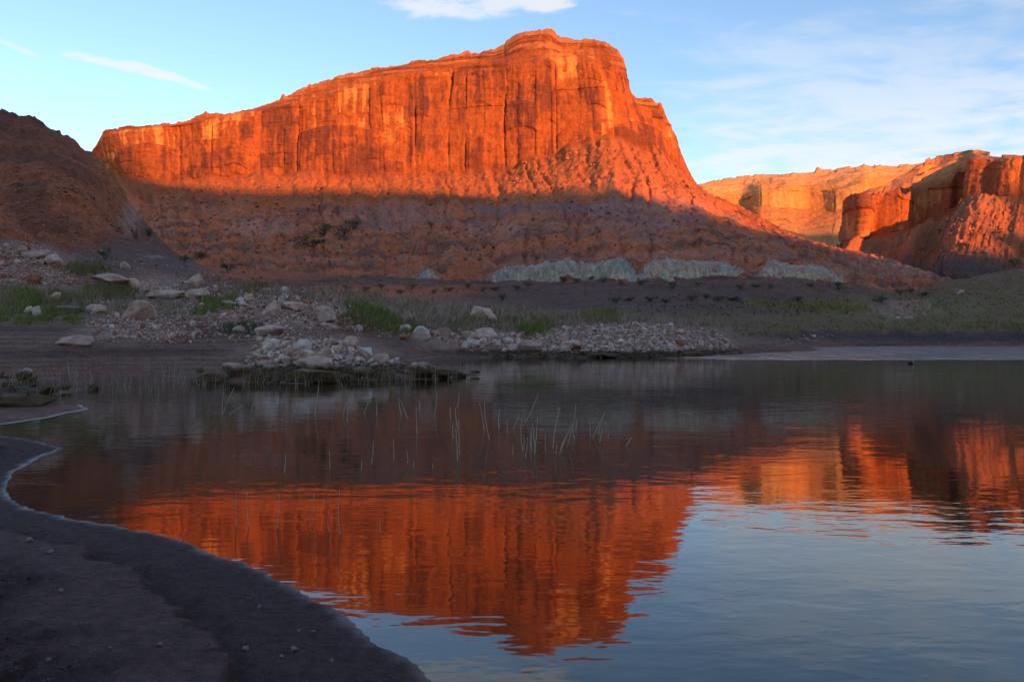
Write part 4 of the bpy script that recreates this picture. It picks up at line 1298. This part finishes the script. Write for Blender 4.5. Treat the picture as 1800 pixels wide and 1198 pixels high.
# loose stones and pebbles on the beach
b = Bag()
for k in range(2600):
    x, y = in_poly([(0, 905), (200, 950), (380, 1010), (560, 1100), (700, 1198), (0, 1198)])
    p = land_pt(x, y)
    if p is None: continue
    bag_rock(b, p, random.uniform(0.9, 2.2) * p[1] / F_PX * (1 + 2.0 * random.random() ** 10), 0.7)
M_PEB = plain_material('pebble', (0.115, 0.088, 0.078), 0.85, var=0.6, scale=9.0)
tag(b.build('pebbles', M_PEB), 'tiny pale pebbles sprinkled over the beach mud', 'pebbles', kind='stuff')
M_CLOD = plain_material('mud_clod', (0.034, 0.021, 0.018), 0.95, var=0.4, scale=20.0)
b = Bag()
sel = np.argwhere((np.abs(SB - edge_at - 0.02) < 0.10) & (YB > 3.2) & (YB < 12) & (clod > 0.2))
for k in rng.choice(len(sel), min(420, len(sel)), replace=False):
    i, j = sel[k]
    bag_rock(b, Pb[i, j] + np.array([random.uniform(-0.02, 0.02), random.uniform(-0.02, 0.02), 0]), random.uniform(0.012, 0.05) * (1 + random.random() ** 4), 0.6)
sel = np.argwhere((rough > 0.6) & (YB > 2.6) & (YB < 12))
for k in rng.choice(len(sel), min(1500, len(sel)), replace=False):
    i, j = sel[k]
    bag_rock(b, Pb[i, j] + np.array([random.uniform(-0.02, 0.02), random.uniform(-0.02, 0.02), 0]), random.uniform(0.008, 0.03) * (1 + 1.5 * random.random() ** 5), 0.6)
tag(b.build('mud_clods', M_CLOD), 'dark mud clods and crumbs on the beach', 'mud', kind='stuff')
M_STONE = plain_material('beach_stone', (0.20, 0.165, 0.145), 0.85)
for px, py, wd, lab in ((517, 1141, 13, 'largest pale pebble on the dark mud right of the crust ledge'), (525, 1115, 7, 'small tan pebble above the largest pale pebble'), (549, 1115, 8, 'white pebble nearest the water on the mud'),
                        (456, 1063, 8, 'white pebble on the wet mud above the ledge hollow'), (582, 1160, 8, 'grey pebble below the largest pale pebble'), (494, 1158, 7, 'pebble on the edge of the smooth crust'),
                        (48, 953, 14, 'grey stone on dark beach gravel at far left'), (87, 970, 10, 'small grey stone right of the far left stone'), (280, 1128, 11, 'grey stone in the middle of the dark gravel'),
                        (193, 1143, 8, 'pale pebble low in the dark gravel'), (105, 1038, 9, 'white shard in the dark gravel at left'), (84, 1155, 9, 'pale stone near the lower left corner'), (430, 1145, 12, 'tan clod lying on the smooth crust')):
    me = hull_rock(900 + px, 14, 0.3, 1); me.materials.append(M_STONE)
    put_rock('stone', me, px, py, wd, wd * 0.7, lab, 'stone')

# ------------------------------------------------------------------ driftwood
M_WOOD = plain_material('bleached_wood', (0.30, 0.235, 0.19), 0.85)


def tube(pts, rad, sides=6):
    pts = np.asarray(pts, float); n_ = len(pts)
    rad = np.broadcast_to(np.asarray(rad, float), (n_,))
    d = np.gradient(pts, axis=0); d /= np.linalg.norm(d, axis=1)[:, None]
    a = np.cross(d, [0.31, 0.93, 0.17]); a /= np.linalg.norm(a, axis=1)[:, None]
    b = np.cross(d, a)
    th = np.linspace(0, 2 * math.pi, sides, endpoint=False)
    v = pts[:, None] + rad[:, None, None] * (a[:, None] * np.cos(th)[None, :, None] + b[:, None] * np.sin(th)[None, :, None])
    f = []
    for i in range(n_ - 1):
        for j in range(sides):
            k = (j + 1) % sides
            f += [(i * sides + j, i * sides + k, (i + 1) * sides + k), (i * sides + j, (i + 1) * sides + k, (i + 1) * sides + j)]
    v = v.reshape(-1, 3)
    m0, m1 = len(v), len(v) + 1
    v = np.vstack([v, pts[0], pts[-1]])
    for j in range(sides):
        k = (j + 1) % sides
        f += [(m0, k, j), (m1, (n_ - 1) * sides + j, (n_ - 1) * sides + k)]
    return v.astype(np.float32), np.array(f, np.int32)


p0 = land_at(96, 542); p1 = land_at(137, 546)
if p0 is not None:
    L = [lerp(np.array(p0), np.array([p0[0] + 41 * p0[1] / F_PX, p0[1] - 0.3, p0[2] + 0.05]), t) + np.array([0, 0, 0.16 + 0.05 * math.sin(t * 5)]) for t in np.linspace(0, 1, 9)]
    v, f = tube(L, 0.14 + 0.03 * np.sin(np.arange(9) * 1.7), 8)
    tag(mesh_obj('driftwood_log', v, f, M_WOOD), 'grey driftwood log lying in the green grass at left', 'log')

# ------------------------------------------------------------------ dead stalks standing in the lake
M_STICK = plain_material('dry_stalk', (0.44, 0.36, 0.27), 0.8)
near_row = [((147, 550), (152, 415)), ((197, 548), (186, 415)), ((307, 555), (312, 420)), ((445, 550), (458, 418)), ((514, 572), (514, 488)), ((557, 580), (556, 403)), ((716, 572), (717, 523))]
mid_row = [((337, 335), (341, 268)), ((517, 315), (516, 252)), ((642, 330), (643, 290)), ((682, 305), (690, 213)), ((770, 285), (768, 205)), ((824, 300), (822, 250)), ((848, 318), (848, 290)), ((923, 320), (925, 300))]
left_group = [((90, 108), (95, 20)), ((92, 108), (140, 0)), ((120, 105), (165, 75)), ((205, 98), (235, 15)), ((380, 100), (383, 50)), ((375, 100), (368, 62)), ((432, 108), (432, 55)), ((458, 110), (470, 0)), ((585, 135), (590, 40)), ((570, 115), (580, 75)), ((652, 105), (668, 60)), ((703, 110), (703, 60))]
mid_group = [((800, 110), (790, 40)), ((825, 122), (798, 50)), ((862, 182), (857, 75)), ((870, 85), (872, 55)), ((930, 110), (940, 20)), ((995, 120), (992, 75)), ((1022, 160), (1012, 80)), ((1020, 80), (1028, 20)), ((1022, 290), (1015, 160)), ((1030, 265), (1027, 130)), ((1005, 200), (1003, 140)),
             ((1127, 165), (1107, 60)), ((1150, 210), (1128, 55)), ((1186, 160), (1188, 85)), ((1219, 180), (1218, 125)), ((1243, 165), (1266, 115)), ((1290, 138), (1342, 20))]
right_group = [((1280, 250), (1276, 120)), ((1285, 245), (1283, 185)), ((1292, 275), (1298, 195)), ((1315, 250), (1320, 140)), ((1325, 262), (1338, 120)), ((1330, 255), (1325, 160)), ((1310, 235), (1313, 180)), ((1242, 265), (1240, 230)), ((1370, 250), (1368, 180)), ((1400, 240), (1428, 80)), ((1410, 260), (1415, 225)), ((1430, 240), (1455, 180)), ((1455, 235), (1490, 70)), ((1425, 262), (1470, 155)), ((1485, 205), (1475, 150)), ((1490, 165), (1497, 125)), ((1546, 190), (1545, 135)), ((1557, 195), (1605, 95)), ((1585, 215), (1593, 160)), ((1580, 185), (1597, 120)), ((1617, 200), (1622, 180)), ((1690, 230), (1710, 195))]
ordn = ['first', 'second', 'third', 'fourth', 'fifth', 'sixth', 'last', 'eighth']


def stalk(b, t, label, group):
    bx, by = 350 + b[0] / 2.25, 680 + b[1] / 2.25
    tx, ty = 350 + t[0] / 2.25, 680 + t[1] / 2.25
    X0, Y0 = on_water(bx, by)
    k = Y0 / F_PX
    dx, dz = (tx - bx) * k, (by - ty) * k
    dy = random.uniform(-0.12, 0.12) * dz
    dz *= 1 + dy / Y0
    bow = random.uniform(-0.05, 0.05) * dz
    pts = []
    for s in np.linspace(-0.12, 1, 9):
        pts.append((X0 + dx * s + bow * math.sin(max(s, 0) * math.pi) + 0.006 * dz * math.sin(s * 17), Y0 + dy * s, dz * s))
    r = np.linspace(1.1, 0.55, 9) * k * random.uniform(0.75, 1.05)
    v, f = tube(pts, r, 5)
    tag(mesh_obj('dead_stalk', v, f, M_STICK), label, 'stalk', group)


for i, (b_, t_) in enumerate(near_row):
    stalk(b_, t_, 'bare stalk standing in the red reflection, %s from the left of the nearest row' % ordn[i], 'nearest row of bare stalks')
for i, (b_, t_) in enumerate(mid_row):
    stalk(b_, t_, 'thin bare stalk in dark water, %s from the left in the loose middle row' % ordn[i].replace('last', 'seventh').replace('eighth', 'last'), 'loose middle row of bare stalks')
NTH = 'first second third fourth fifth sixth seventh eighth ninth tenth eleventh twelfth thirteenth fourteenth fifteenth sixteenth seventeenth eighteenth nineteenth twentieth twenty-first twenty-second'.split()
for i, (b_, t_) in enumerate(sorted(left_group)):
    stalk(b_, t_, 'thin dead stalk in the water off the rocky point, %s from its left' % NTH[i], 'dead stalks off the rocky point')
for i, (b_, t_) in enumerate(sorted(mid_group)):
    stalk(b_, t_, 'thin dead stalk in the scattered stand right of the rocky point, %s from its left' % NTH[i], 'dead stalks of the middle stand')
for i, (b_, t_) in enumerate(sorted(right_group)):
    stalk(b_, t_, 'thin dead stalk in the densest clump in mid lake, %s from its left' % NTH[i], 'dead stalks of the densest clump')

# ------------------------------------------------------------------ grass, reeds
def vcol_material(name, trans=0.25):
    m = bpy.data.materials.new(name)
    m.use_nodes = True
    T = NT(m.node_tree)
    b = T.n['Principled BSDF']
    at = T.node('ShaderNodeAttribute', attribute_name='Col')
    T.put(b.inputs['Base Color'], at.outputs['Color'])
    b.inputs['Roughness'].default_value = 0.8
    b.inputs['Specular IOR Level'].default_value = 0.15
    return m


M_GRASS = vcol_material('grass_blades')
GREEN = [(0.16, 0.205, 0.045), (0.20, 0.23, 0.055), (0.11, 0.15, 0.035), (0.24, 0.22, 0.08)]
OLIVE = [(0.19, 0.18, 0.055), (0.24, 0.21, 0.075), (0.15, 0.145, 0.05), (0.26, 0.19, 0.10)]
DRY = [(0.36, 0.27, 0.18), (0.28, 0.20, 0.13), (0.42, 0.33, 0.23), (0.22, 0.16, 0.11)]
DARK = [(0.07, 0.11, 0.04), (0.09, 0.13, 0.05), (0.055, 0.085, 0.035)]


def tufts(name, label, parts, cat='grass', on_lake=False):
    V = []; C_ = []
    for poly, cnt, h0, h1, cols, blades, wpx, thick in parts:
        for k in range(cnt):
            x, y = in_poly(poly)
            x += random.gauss(0, 7); y += random.gauss(0, 2.2)
            # clump: keep only where a slow noise is high
            if thick is not None and float(pn(np.array([x / 28.0]), np.array([y / 8.0]), None, 77)[0]) < thick: continue
            p = land_pt(x, y)
            if p is None:
                if not on_lake: continue
                w_ = on_water(x, y); p = np.array([w_[0], w_[1], 0.0])
            elif on_lake and y > 640:
                w_ = on_water(x, y)
                if w_[1] < p[1]: p = np.array([w_[0], w_[1], -0.02])
            s = p[1] / F_PX
            base = np.array(cols[random.randrange(len(cols))]) * random.uniform(0.75, 1.25)
            for j in range(blades):
                bx = p[0] + random.gauss(0, 0.30) * (3 * s + 0.10); by = p[1] + random.gauss(0, 0.5) * (3 * s + 0.15)
                h = random.uniform(h0, h1) * s; lx = random.gauss(0, 0.22) * h; ly = random.gauss(0, 0.2) * h
                wd = wpx * s * random.uniform(0.6, 1.2)
                V.append(((bx - wd / 2, by, p[2] - 0.05 * h), (bx + wd / 2, by, p[2] - 0.05 * h), (bx + lx, by + ly, p[2] + h)))
                C_.append(base * random.uniform(0.85, 1.15))
    V = np.array(V, np.float32); C_ = np.array(C_, np.float32)
    o = mesh_obj(name, V.reshape(-1, 3), np.arange(len(V) * 3).reshape(-1, 3), M_GRASS, np.repeat(C_, 3, 0), False)
    tag(o, label, cat, kind='stuff')


tufts('grass', 'green grass and dry stems along the left bank', [
    ([(0, 540), (90, 535), (150, 545), (135, 566), (0, 568)], 560, 5, 13, GREEN, 5, 1.2, -0.15),
    ([(0, 500), (70, 505), (170, 525), (150, 545), (0, 545)], 420, 6, 15, OLIVE, 5, 1.2, -0.1),
    ([(20, 515), (60, 512), (70, 540), (25, 540)], 120, 8, 18, GREEN, 7, 1.3, None),
    ([(0, 505), (160, 515), (320, 525), (330, 548), (150, 545), (0, 545)], 650, 6, 17, DRY, 4, 0.9, -0.1),
    ([(110, 470), (160, 462), (190, 475), (140, 482)], 160, 5, 14, OLIVE, 6, 1.4, None),
    ([(160, 500), (240, 510), (230, 525), (150, 520)], 220, 6, 18, OLIVE, 6, 1.3, None),
    ([(360, 525), (420, 520), (410, 542), (340, 548)], 220, 6, 16, GREEN, 6, 1.4, -0.2),
    ([(270, 520), (420, 500), (560, 505), (640, 530), (560, 530), (420, 525)], 420, 6, 18, DRY, 5, 1.1, -0.1),
    ([(430, 500), (470, 498), (480, 510), (430, 515)], 70, 6, 14, OLIVE, 6, 1.3, None),
    ([(400, 570), (450, 565), (450, 585), (395, 582)], 90, 5, 10, DARK, 6, 1.4, None)])
tufts('grass', 'bright green grass streak on the bank left of the cove', [
    ([(612, 530), (640, 532), (690, 555), (745, 578), (735, 585), (680, 580), (630, 555)], 560, 6, 14, GREEN, 6, 1.2, -0.4),
    ([(590, 535), (640, 560), (700, 586), (660, 584), (600, 560)], 260, 5, 14, OLIVE, 6, 1.4, 0.0),
    ([(925, 572), (955, 570), (958, 584), (920, 584)], 130, 6, 14, GREEN, 7, 1.5, None)])
tufts('dry_reeds', 'pale dry reeds on the flat behind the cove', [
    ([(560, 505), (680, 515), (800, 535), (940, 545), (940, 572), (800, 578), (740, 572), (690, 545), (620, 528)], 2000, 4, 12, DRY, 4, 1.0, -0.3),
    ([(780, 560), (940, 555), (1060, 560), (940, 572), (800, 582)], 420, 5, 12, OLIVE, 5, 1.2, -0.1),
    ([(940, 555), (1240, 560), (1260, 570), (940, 575)], 520, 6, 15, DRY, 4, 1.0, -0.2),
    ([(1030, 548), (1090, 548), (1090, 566), (1030, 566)], 140, 6, 14, OLIVE, 6, 1.4, None)], 'reeds')
tufts('meadow_grass', 'olive and yellow grass over the right meadow', [
    ([(1240, 575), (1400, 568), (1500, 560), (1480, 580), (1330, 588), (1250, 590)], 480, 2, 5, OLIVE, 4, 1.2, 0.0),
    ([(1310, 527), (1480, 530), (1560, 540), (1480, 545), (1320, 535)], 500, 3, 7, [(0.28, 0.24, 0.07), (0.22, 0.2, 0.06)], 5, 1.5, -0.2),
    ([(1480, 570), (1560, 555), (1700, 540), (1800, 535), (1800, 578), (1640, 580)], 800, 2, 5, OLIVE, 4, 1.2, 0.05),
    ([(1500, 576), (1700, 565), (1800, 565), (1800, 579), (1600, 582)], 300, 2, 6, GREEN, 4, 1.3, 0.0),
    ([(1610, 530), (1680, 525), (1690, 545), (1610, 548)], 160, 2, 6, GREEN, 4, 1.3, 0.0),
    ([(1560, 520), (1800, 480), (1800, 535), (1600, 540)], 500, 2, 6, OLIVE, 4, 1.3, 0.0),
    ([(1150, 520), (1500, 525), (1500, 555), (1100, 548)], 450, 2, 6, DARK, 4, 1.3, 0.0)])
tufts('shore_reeds', 'thin dry reeds standing in the shallows off the left bank', [
    ([(110, 660), (350, 660), (370, 676), (280, 692), (130, 694)], 210, 16, 42, DRY, 1, 1.1, None),
    ([(0, 655), (110, 660), (110, 700), (40, 700)], 70, 16, 42, DRY, 1, 1.1, None),
    ([(330, 662), (470, 662), (450, 680), (340, 682)], 60, 14, 36, DRY, 1, 1.1, None),
    ([(690, 655), (840, 645), (840, 664), (720, 672)], 60, 14, 34, DRY, 1, 1.2, None),
    ([(460, 664), (690, 664), (690, 676), (470, 680)], 60, 14, 38, DRY, 1, 1.2, None)], 'reeds', True)

# ------------------------------------------------------------------ shrubs
def shrub_mesh(seed, leaves=420):
    r = np.random.default_rng(seed)
    lobes = [(r.uniform(-0.3, 0.3), r.uniform(-0.3, 0.3), r.uniform(0.28, 0.62), r.uniform(0.16, 0.30)) for _ in range(9)]
    b = Bag()
    for k in range(leaves):
        lx, ly, lz, lr = lobes[r.integers(len(lobes))]
        d = r.normal(size=3); d /= np.linalg.norm(d)
        q = np.array([lx, ly, lz]) + d * lr * r.uniform(0.5, 1.05)
        if q[2] < 0.02: continue
        a = r.normal(size=3); a /= np.linalg.norm(a)
        t = np.cross(a, d + 0.01); t /= np.linalg.norm(t) + 1e-6
        s = r.uniform(0.022, 0.05)
        v = np.array([q - a * s, q + t * s * 0.6, q + a * s * 1.3, q - t * s * 0.6], np.float32)
        b.add(v, np.array([[0, 1, 2], [0, 2, 3]]), np.array((0.085, 0.115, 0.052)) * r.uniform(0.55, 1.5))
    for lx, ly, lz, lr in lobes:
        v, f = tube([(lx * 0.1, ly * 0.1, -0.05), (lx * 0.5, ly * 0.5, lz * 0.45), (lx, ly, lz)], [0.022, 0.015, 0.008], 4)
        b.add(v, f, (0.11, 0.085, 0.06))
    o = b.build('shrub', M_GRASS)
    me = o.data
    bpy.data.objects.remove(o)
    return me


SH = [shrub_mesh(40 + k) for k in range(5)]


def put_shrub(px, py, wd, ht, label, group=None):
    p = land_at(px, py)
    if p is None: return
    s = p[1] / F_PX
    o = bpy.data.objects.new('shrub', random.choice(SH))
    COL.objects.link(o)
    o.location = (p[0], p[1], p[2])
    o.scale = (wd * s * 1.1, wd * s * 0.9, ht * s * 1.15)
    o.rotation_euler = (0, 0, random.uniform(0, 6.28))
    tag(o, label, 'shrub', group)


for px, py, wd, ht, lab in ((545, 430, 62, 20, 'low dark green shrub at the lower end of the green streak on the red slope'), (570, 412, 40, 26, 'taller dark green shrub at the upper end of the green streak'),
                            (603, 412, 32, 24, 'left of two dark shrubs right of the green streak'), (622, 402, 36, 22, 'right of two dark shrubs right of the green streak'), (352, 388, 12, 9, 'lone small shrub high on the red bowl slope'),
                            (262, 415, 22, 18, 'green shrub in the gully at the right foot of the hill'), (352, 449, 26, 14, 'round green shrub at the foot of the red bowl'), (325, 456, 22, 13, 'green shrub left of the round shrub at the bowl foot'),
                            (402, 472, 28, 16, 'green shrub beside the bluish wash'), (758, 398, 14, 12, 'small dark shrub under the purple ledge'), (185, 452, 22, 22, 'tall green shrub on the dark slope above the ledge rocks'),
                            (32, 325, 14, 8, 'small green shrub high on the left hill'), (1780, 466, 22, 18, 'dark round shrub at the right edge below the talus fan'), (880, 526, 18, 16, 'dark shrub on the maroon bench left of centre'),
                            (1475, 505, 26, 16, 'largest dark shrub under the last white clay patch'), (1510, 512, 18, 12, 'dark shrub right of the largest one under the white clay'), (1550, 530, 34, 16, 'wide dark shrub at the right end of the maroon bench')):
    put_shrub(px, py, wd, ht, lab)
for i, (px, py) in enumerate(sorted(((990, 494), (1012, 492), (1040, 491), (1062, 493), (1090, 497), (930, 503), (905, 506), (870, 508), (1125, 499), (1160, 501), (1180, 502), (1225, 500), (1300, 505), (1330, 503), (1355, 504), (1420, 502)))):
    put_shrub(px, py, random.uniform(14, 26), random.uniform(7, 12), 'low dark bush along the foot of the white clay band, %s from the left' % NTH[i], 'bushes along the white clay band')
for i, (px, py) in enumerate(sorted(((640, 508), (668, 505), (700, 512), (790, 510), (820, 505), (850, 508), (720, 507), (610, 504), (760, 515)))):
    put_shrub(px, py, random.uniform(12, 24), random.uniform(7, 12), 'grey green bush at the foot of the red slope, %s from the left' % NTH[i], 'bushes at the foot of the red slope')
for i, (px, py) in enumerate(sorted(((1080, 528), (1105, 524), (1140, 526), (1170, 528), (1215, 526), (1240, 522), (1265, 524), (1290, 526), (1400, 528), (1580, 515), (1600, 512), (1625, 516)))):
    put_shrub(px, py, random.uniform(16, 34), random.uniform(7, 12), 'dark low bush scattered over the maroon bench, %s from the left' % NTH[i], 'bushes on the maroon bench')

# ------------------------------------------------------------------ the water bird
def ellip_rings(prof, sides=12):
    """prof: (x, z, half width, half height) along the body axis x"""
    v = []; f = []
    th = np.linspace(0, 2 * math.pi, sides, endpoint=False)
    for x, z, wy, hz in prof:
        for t in th: v.append((x, wy * math.cos(t), z + hz * math.sin(t)))
    for i in range(len(prof) - 1):
        for j in range(sides):
            k = (j + 1) % sides
            f.append((i * sides + j, i * sides + k, (i + 1) * sides + k, (i + 1) * sides + j))
    return np.array(v, np.float32), np.array(f, np.int32)


bx, by = on_water(1601, 638)
M_BIRD_D = plain_material('bird_back', (0.04, 0.04, 0.045), 0.6)
M_BIRD_W = plain_material('bird_front', (0.75, 0.74, 0.70), 0.6, var=0.08)
M_BILL = plain_material('bird_bill', (0.45, 0.38, 0.10), 0.5)
bird = bpy.data.objects.new('water_bird', None)
COL.objects.link(bird)
bird.location = (bx, by, 0)
bird.rotation_euler = (0, 0, R(25))
tag(bird, 'dark backed water bird with white neck swimming on the right of the lake', 'bird')
# body, then the neck rises in one continuous sweep to the head
body = []
for x, z, wy, hz in [(-0.36, 0.10, 0.01, 0.01), (-0.30, 0.10, 0.07, 0.05), (-0.15, 0.07, 0.13, 0.11), (0.02, 0.06, 0.14, 0.12), (0.14, 0.08, 0.12, 0.11), (0.21, 0.12, 0.085, 0.09)]:
    body.append((x, z, wy, hz))
v, f = ellip_rings(body)
neck = [(0.225, 0.17, 0.06), (0.235, 0.24, 0.042), (0.225, 0.32, 0.036), (0.225, 0.39, 0.038), (0.245, 0.435, 0.045), (0.285, 0.45, 0.042), (0.33, 0.445, 0.02)]
th = np.linspace(0, 2 * math.pi, 12, endpoint=False)
np_ = np.array([(x, 0, z) for x, z, r_ in neck]); dn = np.gradient(np_, axis=0); dn /= np.linalg.norm(dn, axis=1)[:, None]
base = len(v)
nv = []
for p, d, (x, z, r_) in zip(np_, dn, neck):
    a = np.cross(d, [0, 1, 0])
    for t in th: nv.append(p + r_ * (np.array([0, 1, 0]) * math.cos(t) - a * math.sin(t)))
v = np.vstack([v, nv]); f = list(map(tuple, f))
for i in range(-1, len(neck) - 1):
    for j in range(12):
        k = (j + 1) % 12
        f.append((base + i * 12 + j, base + i * 12 + k, base + (i + 1) * 12 + k, base + (i + 1) * 12 + j))
o = mesh_obj('body', v, np.array(f, np.int32), M_BIRD_D); o.parent = bird
o.data.materials.append(M_BIRD_W)
co = v
mid = co[np.array(f)].mean(1)
front = ((mid[:, 0] > 0.12) & (mid[:, 2] < 0.44) & ~((mid[:, 0] < 0.215) & (mid[:, 2] > 0.2))).astype(np.int32)
o.data.polygons.foreach_set('material_index', front)
v, f = tube([(0.32, 0, 0.445), (0.38, 0, 0.44), (0.44, 0, 0.432)], [0.013, 0.009, 0.002], 6)
mesh_obj('bill', v, f, M_BILL, smooth_=True).parent = bird
for sy in (-1, 1):
    v, f = ellip_rings([(-0.34, 0.12, 0.005, 0.005), (-0.2, 0.12, 0.022, 0.05), (0.0, 0.11, 0.028, 0.075), (0.12, 0.11, 0.018, 0.05), (0.16, 0.11, 0.003, 0.005)], 8)
    v[:, 1] += sy * 0.115 * (1 - 0.8 * np.clip(-v[:, 0] - 0.05, 0, 0.4))
    mesh_obj('wing', v, f, M_BIRD_D).parent = bird

# ------------------------------------------------------------------ stones that would read alike get their order from the left
same = {}
for o in COL.objects:
    if o.parent is None and o.name.startswith('rock') and 'label' in o:
        same.setdefault(o['label'], []).append(o)
for lab, L in same.items():
    if len(L) > 1:
        L.sort(key=lambda o: o.location.x / o.location.y)
        for i, o in enumerate(L):
            o['label'] = lab + ', ' + ('leftmost' if i == 0 else 'rightmost' if i == len(L) - 1 else NTH[i])
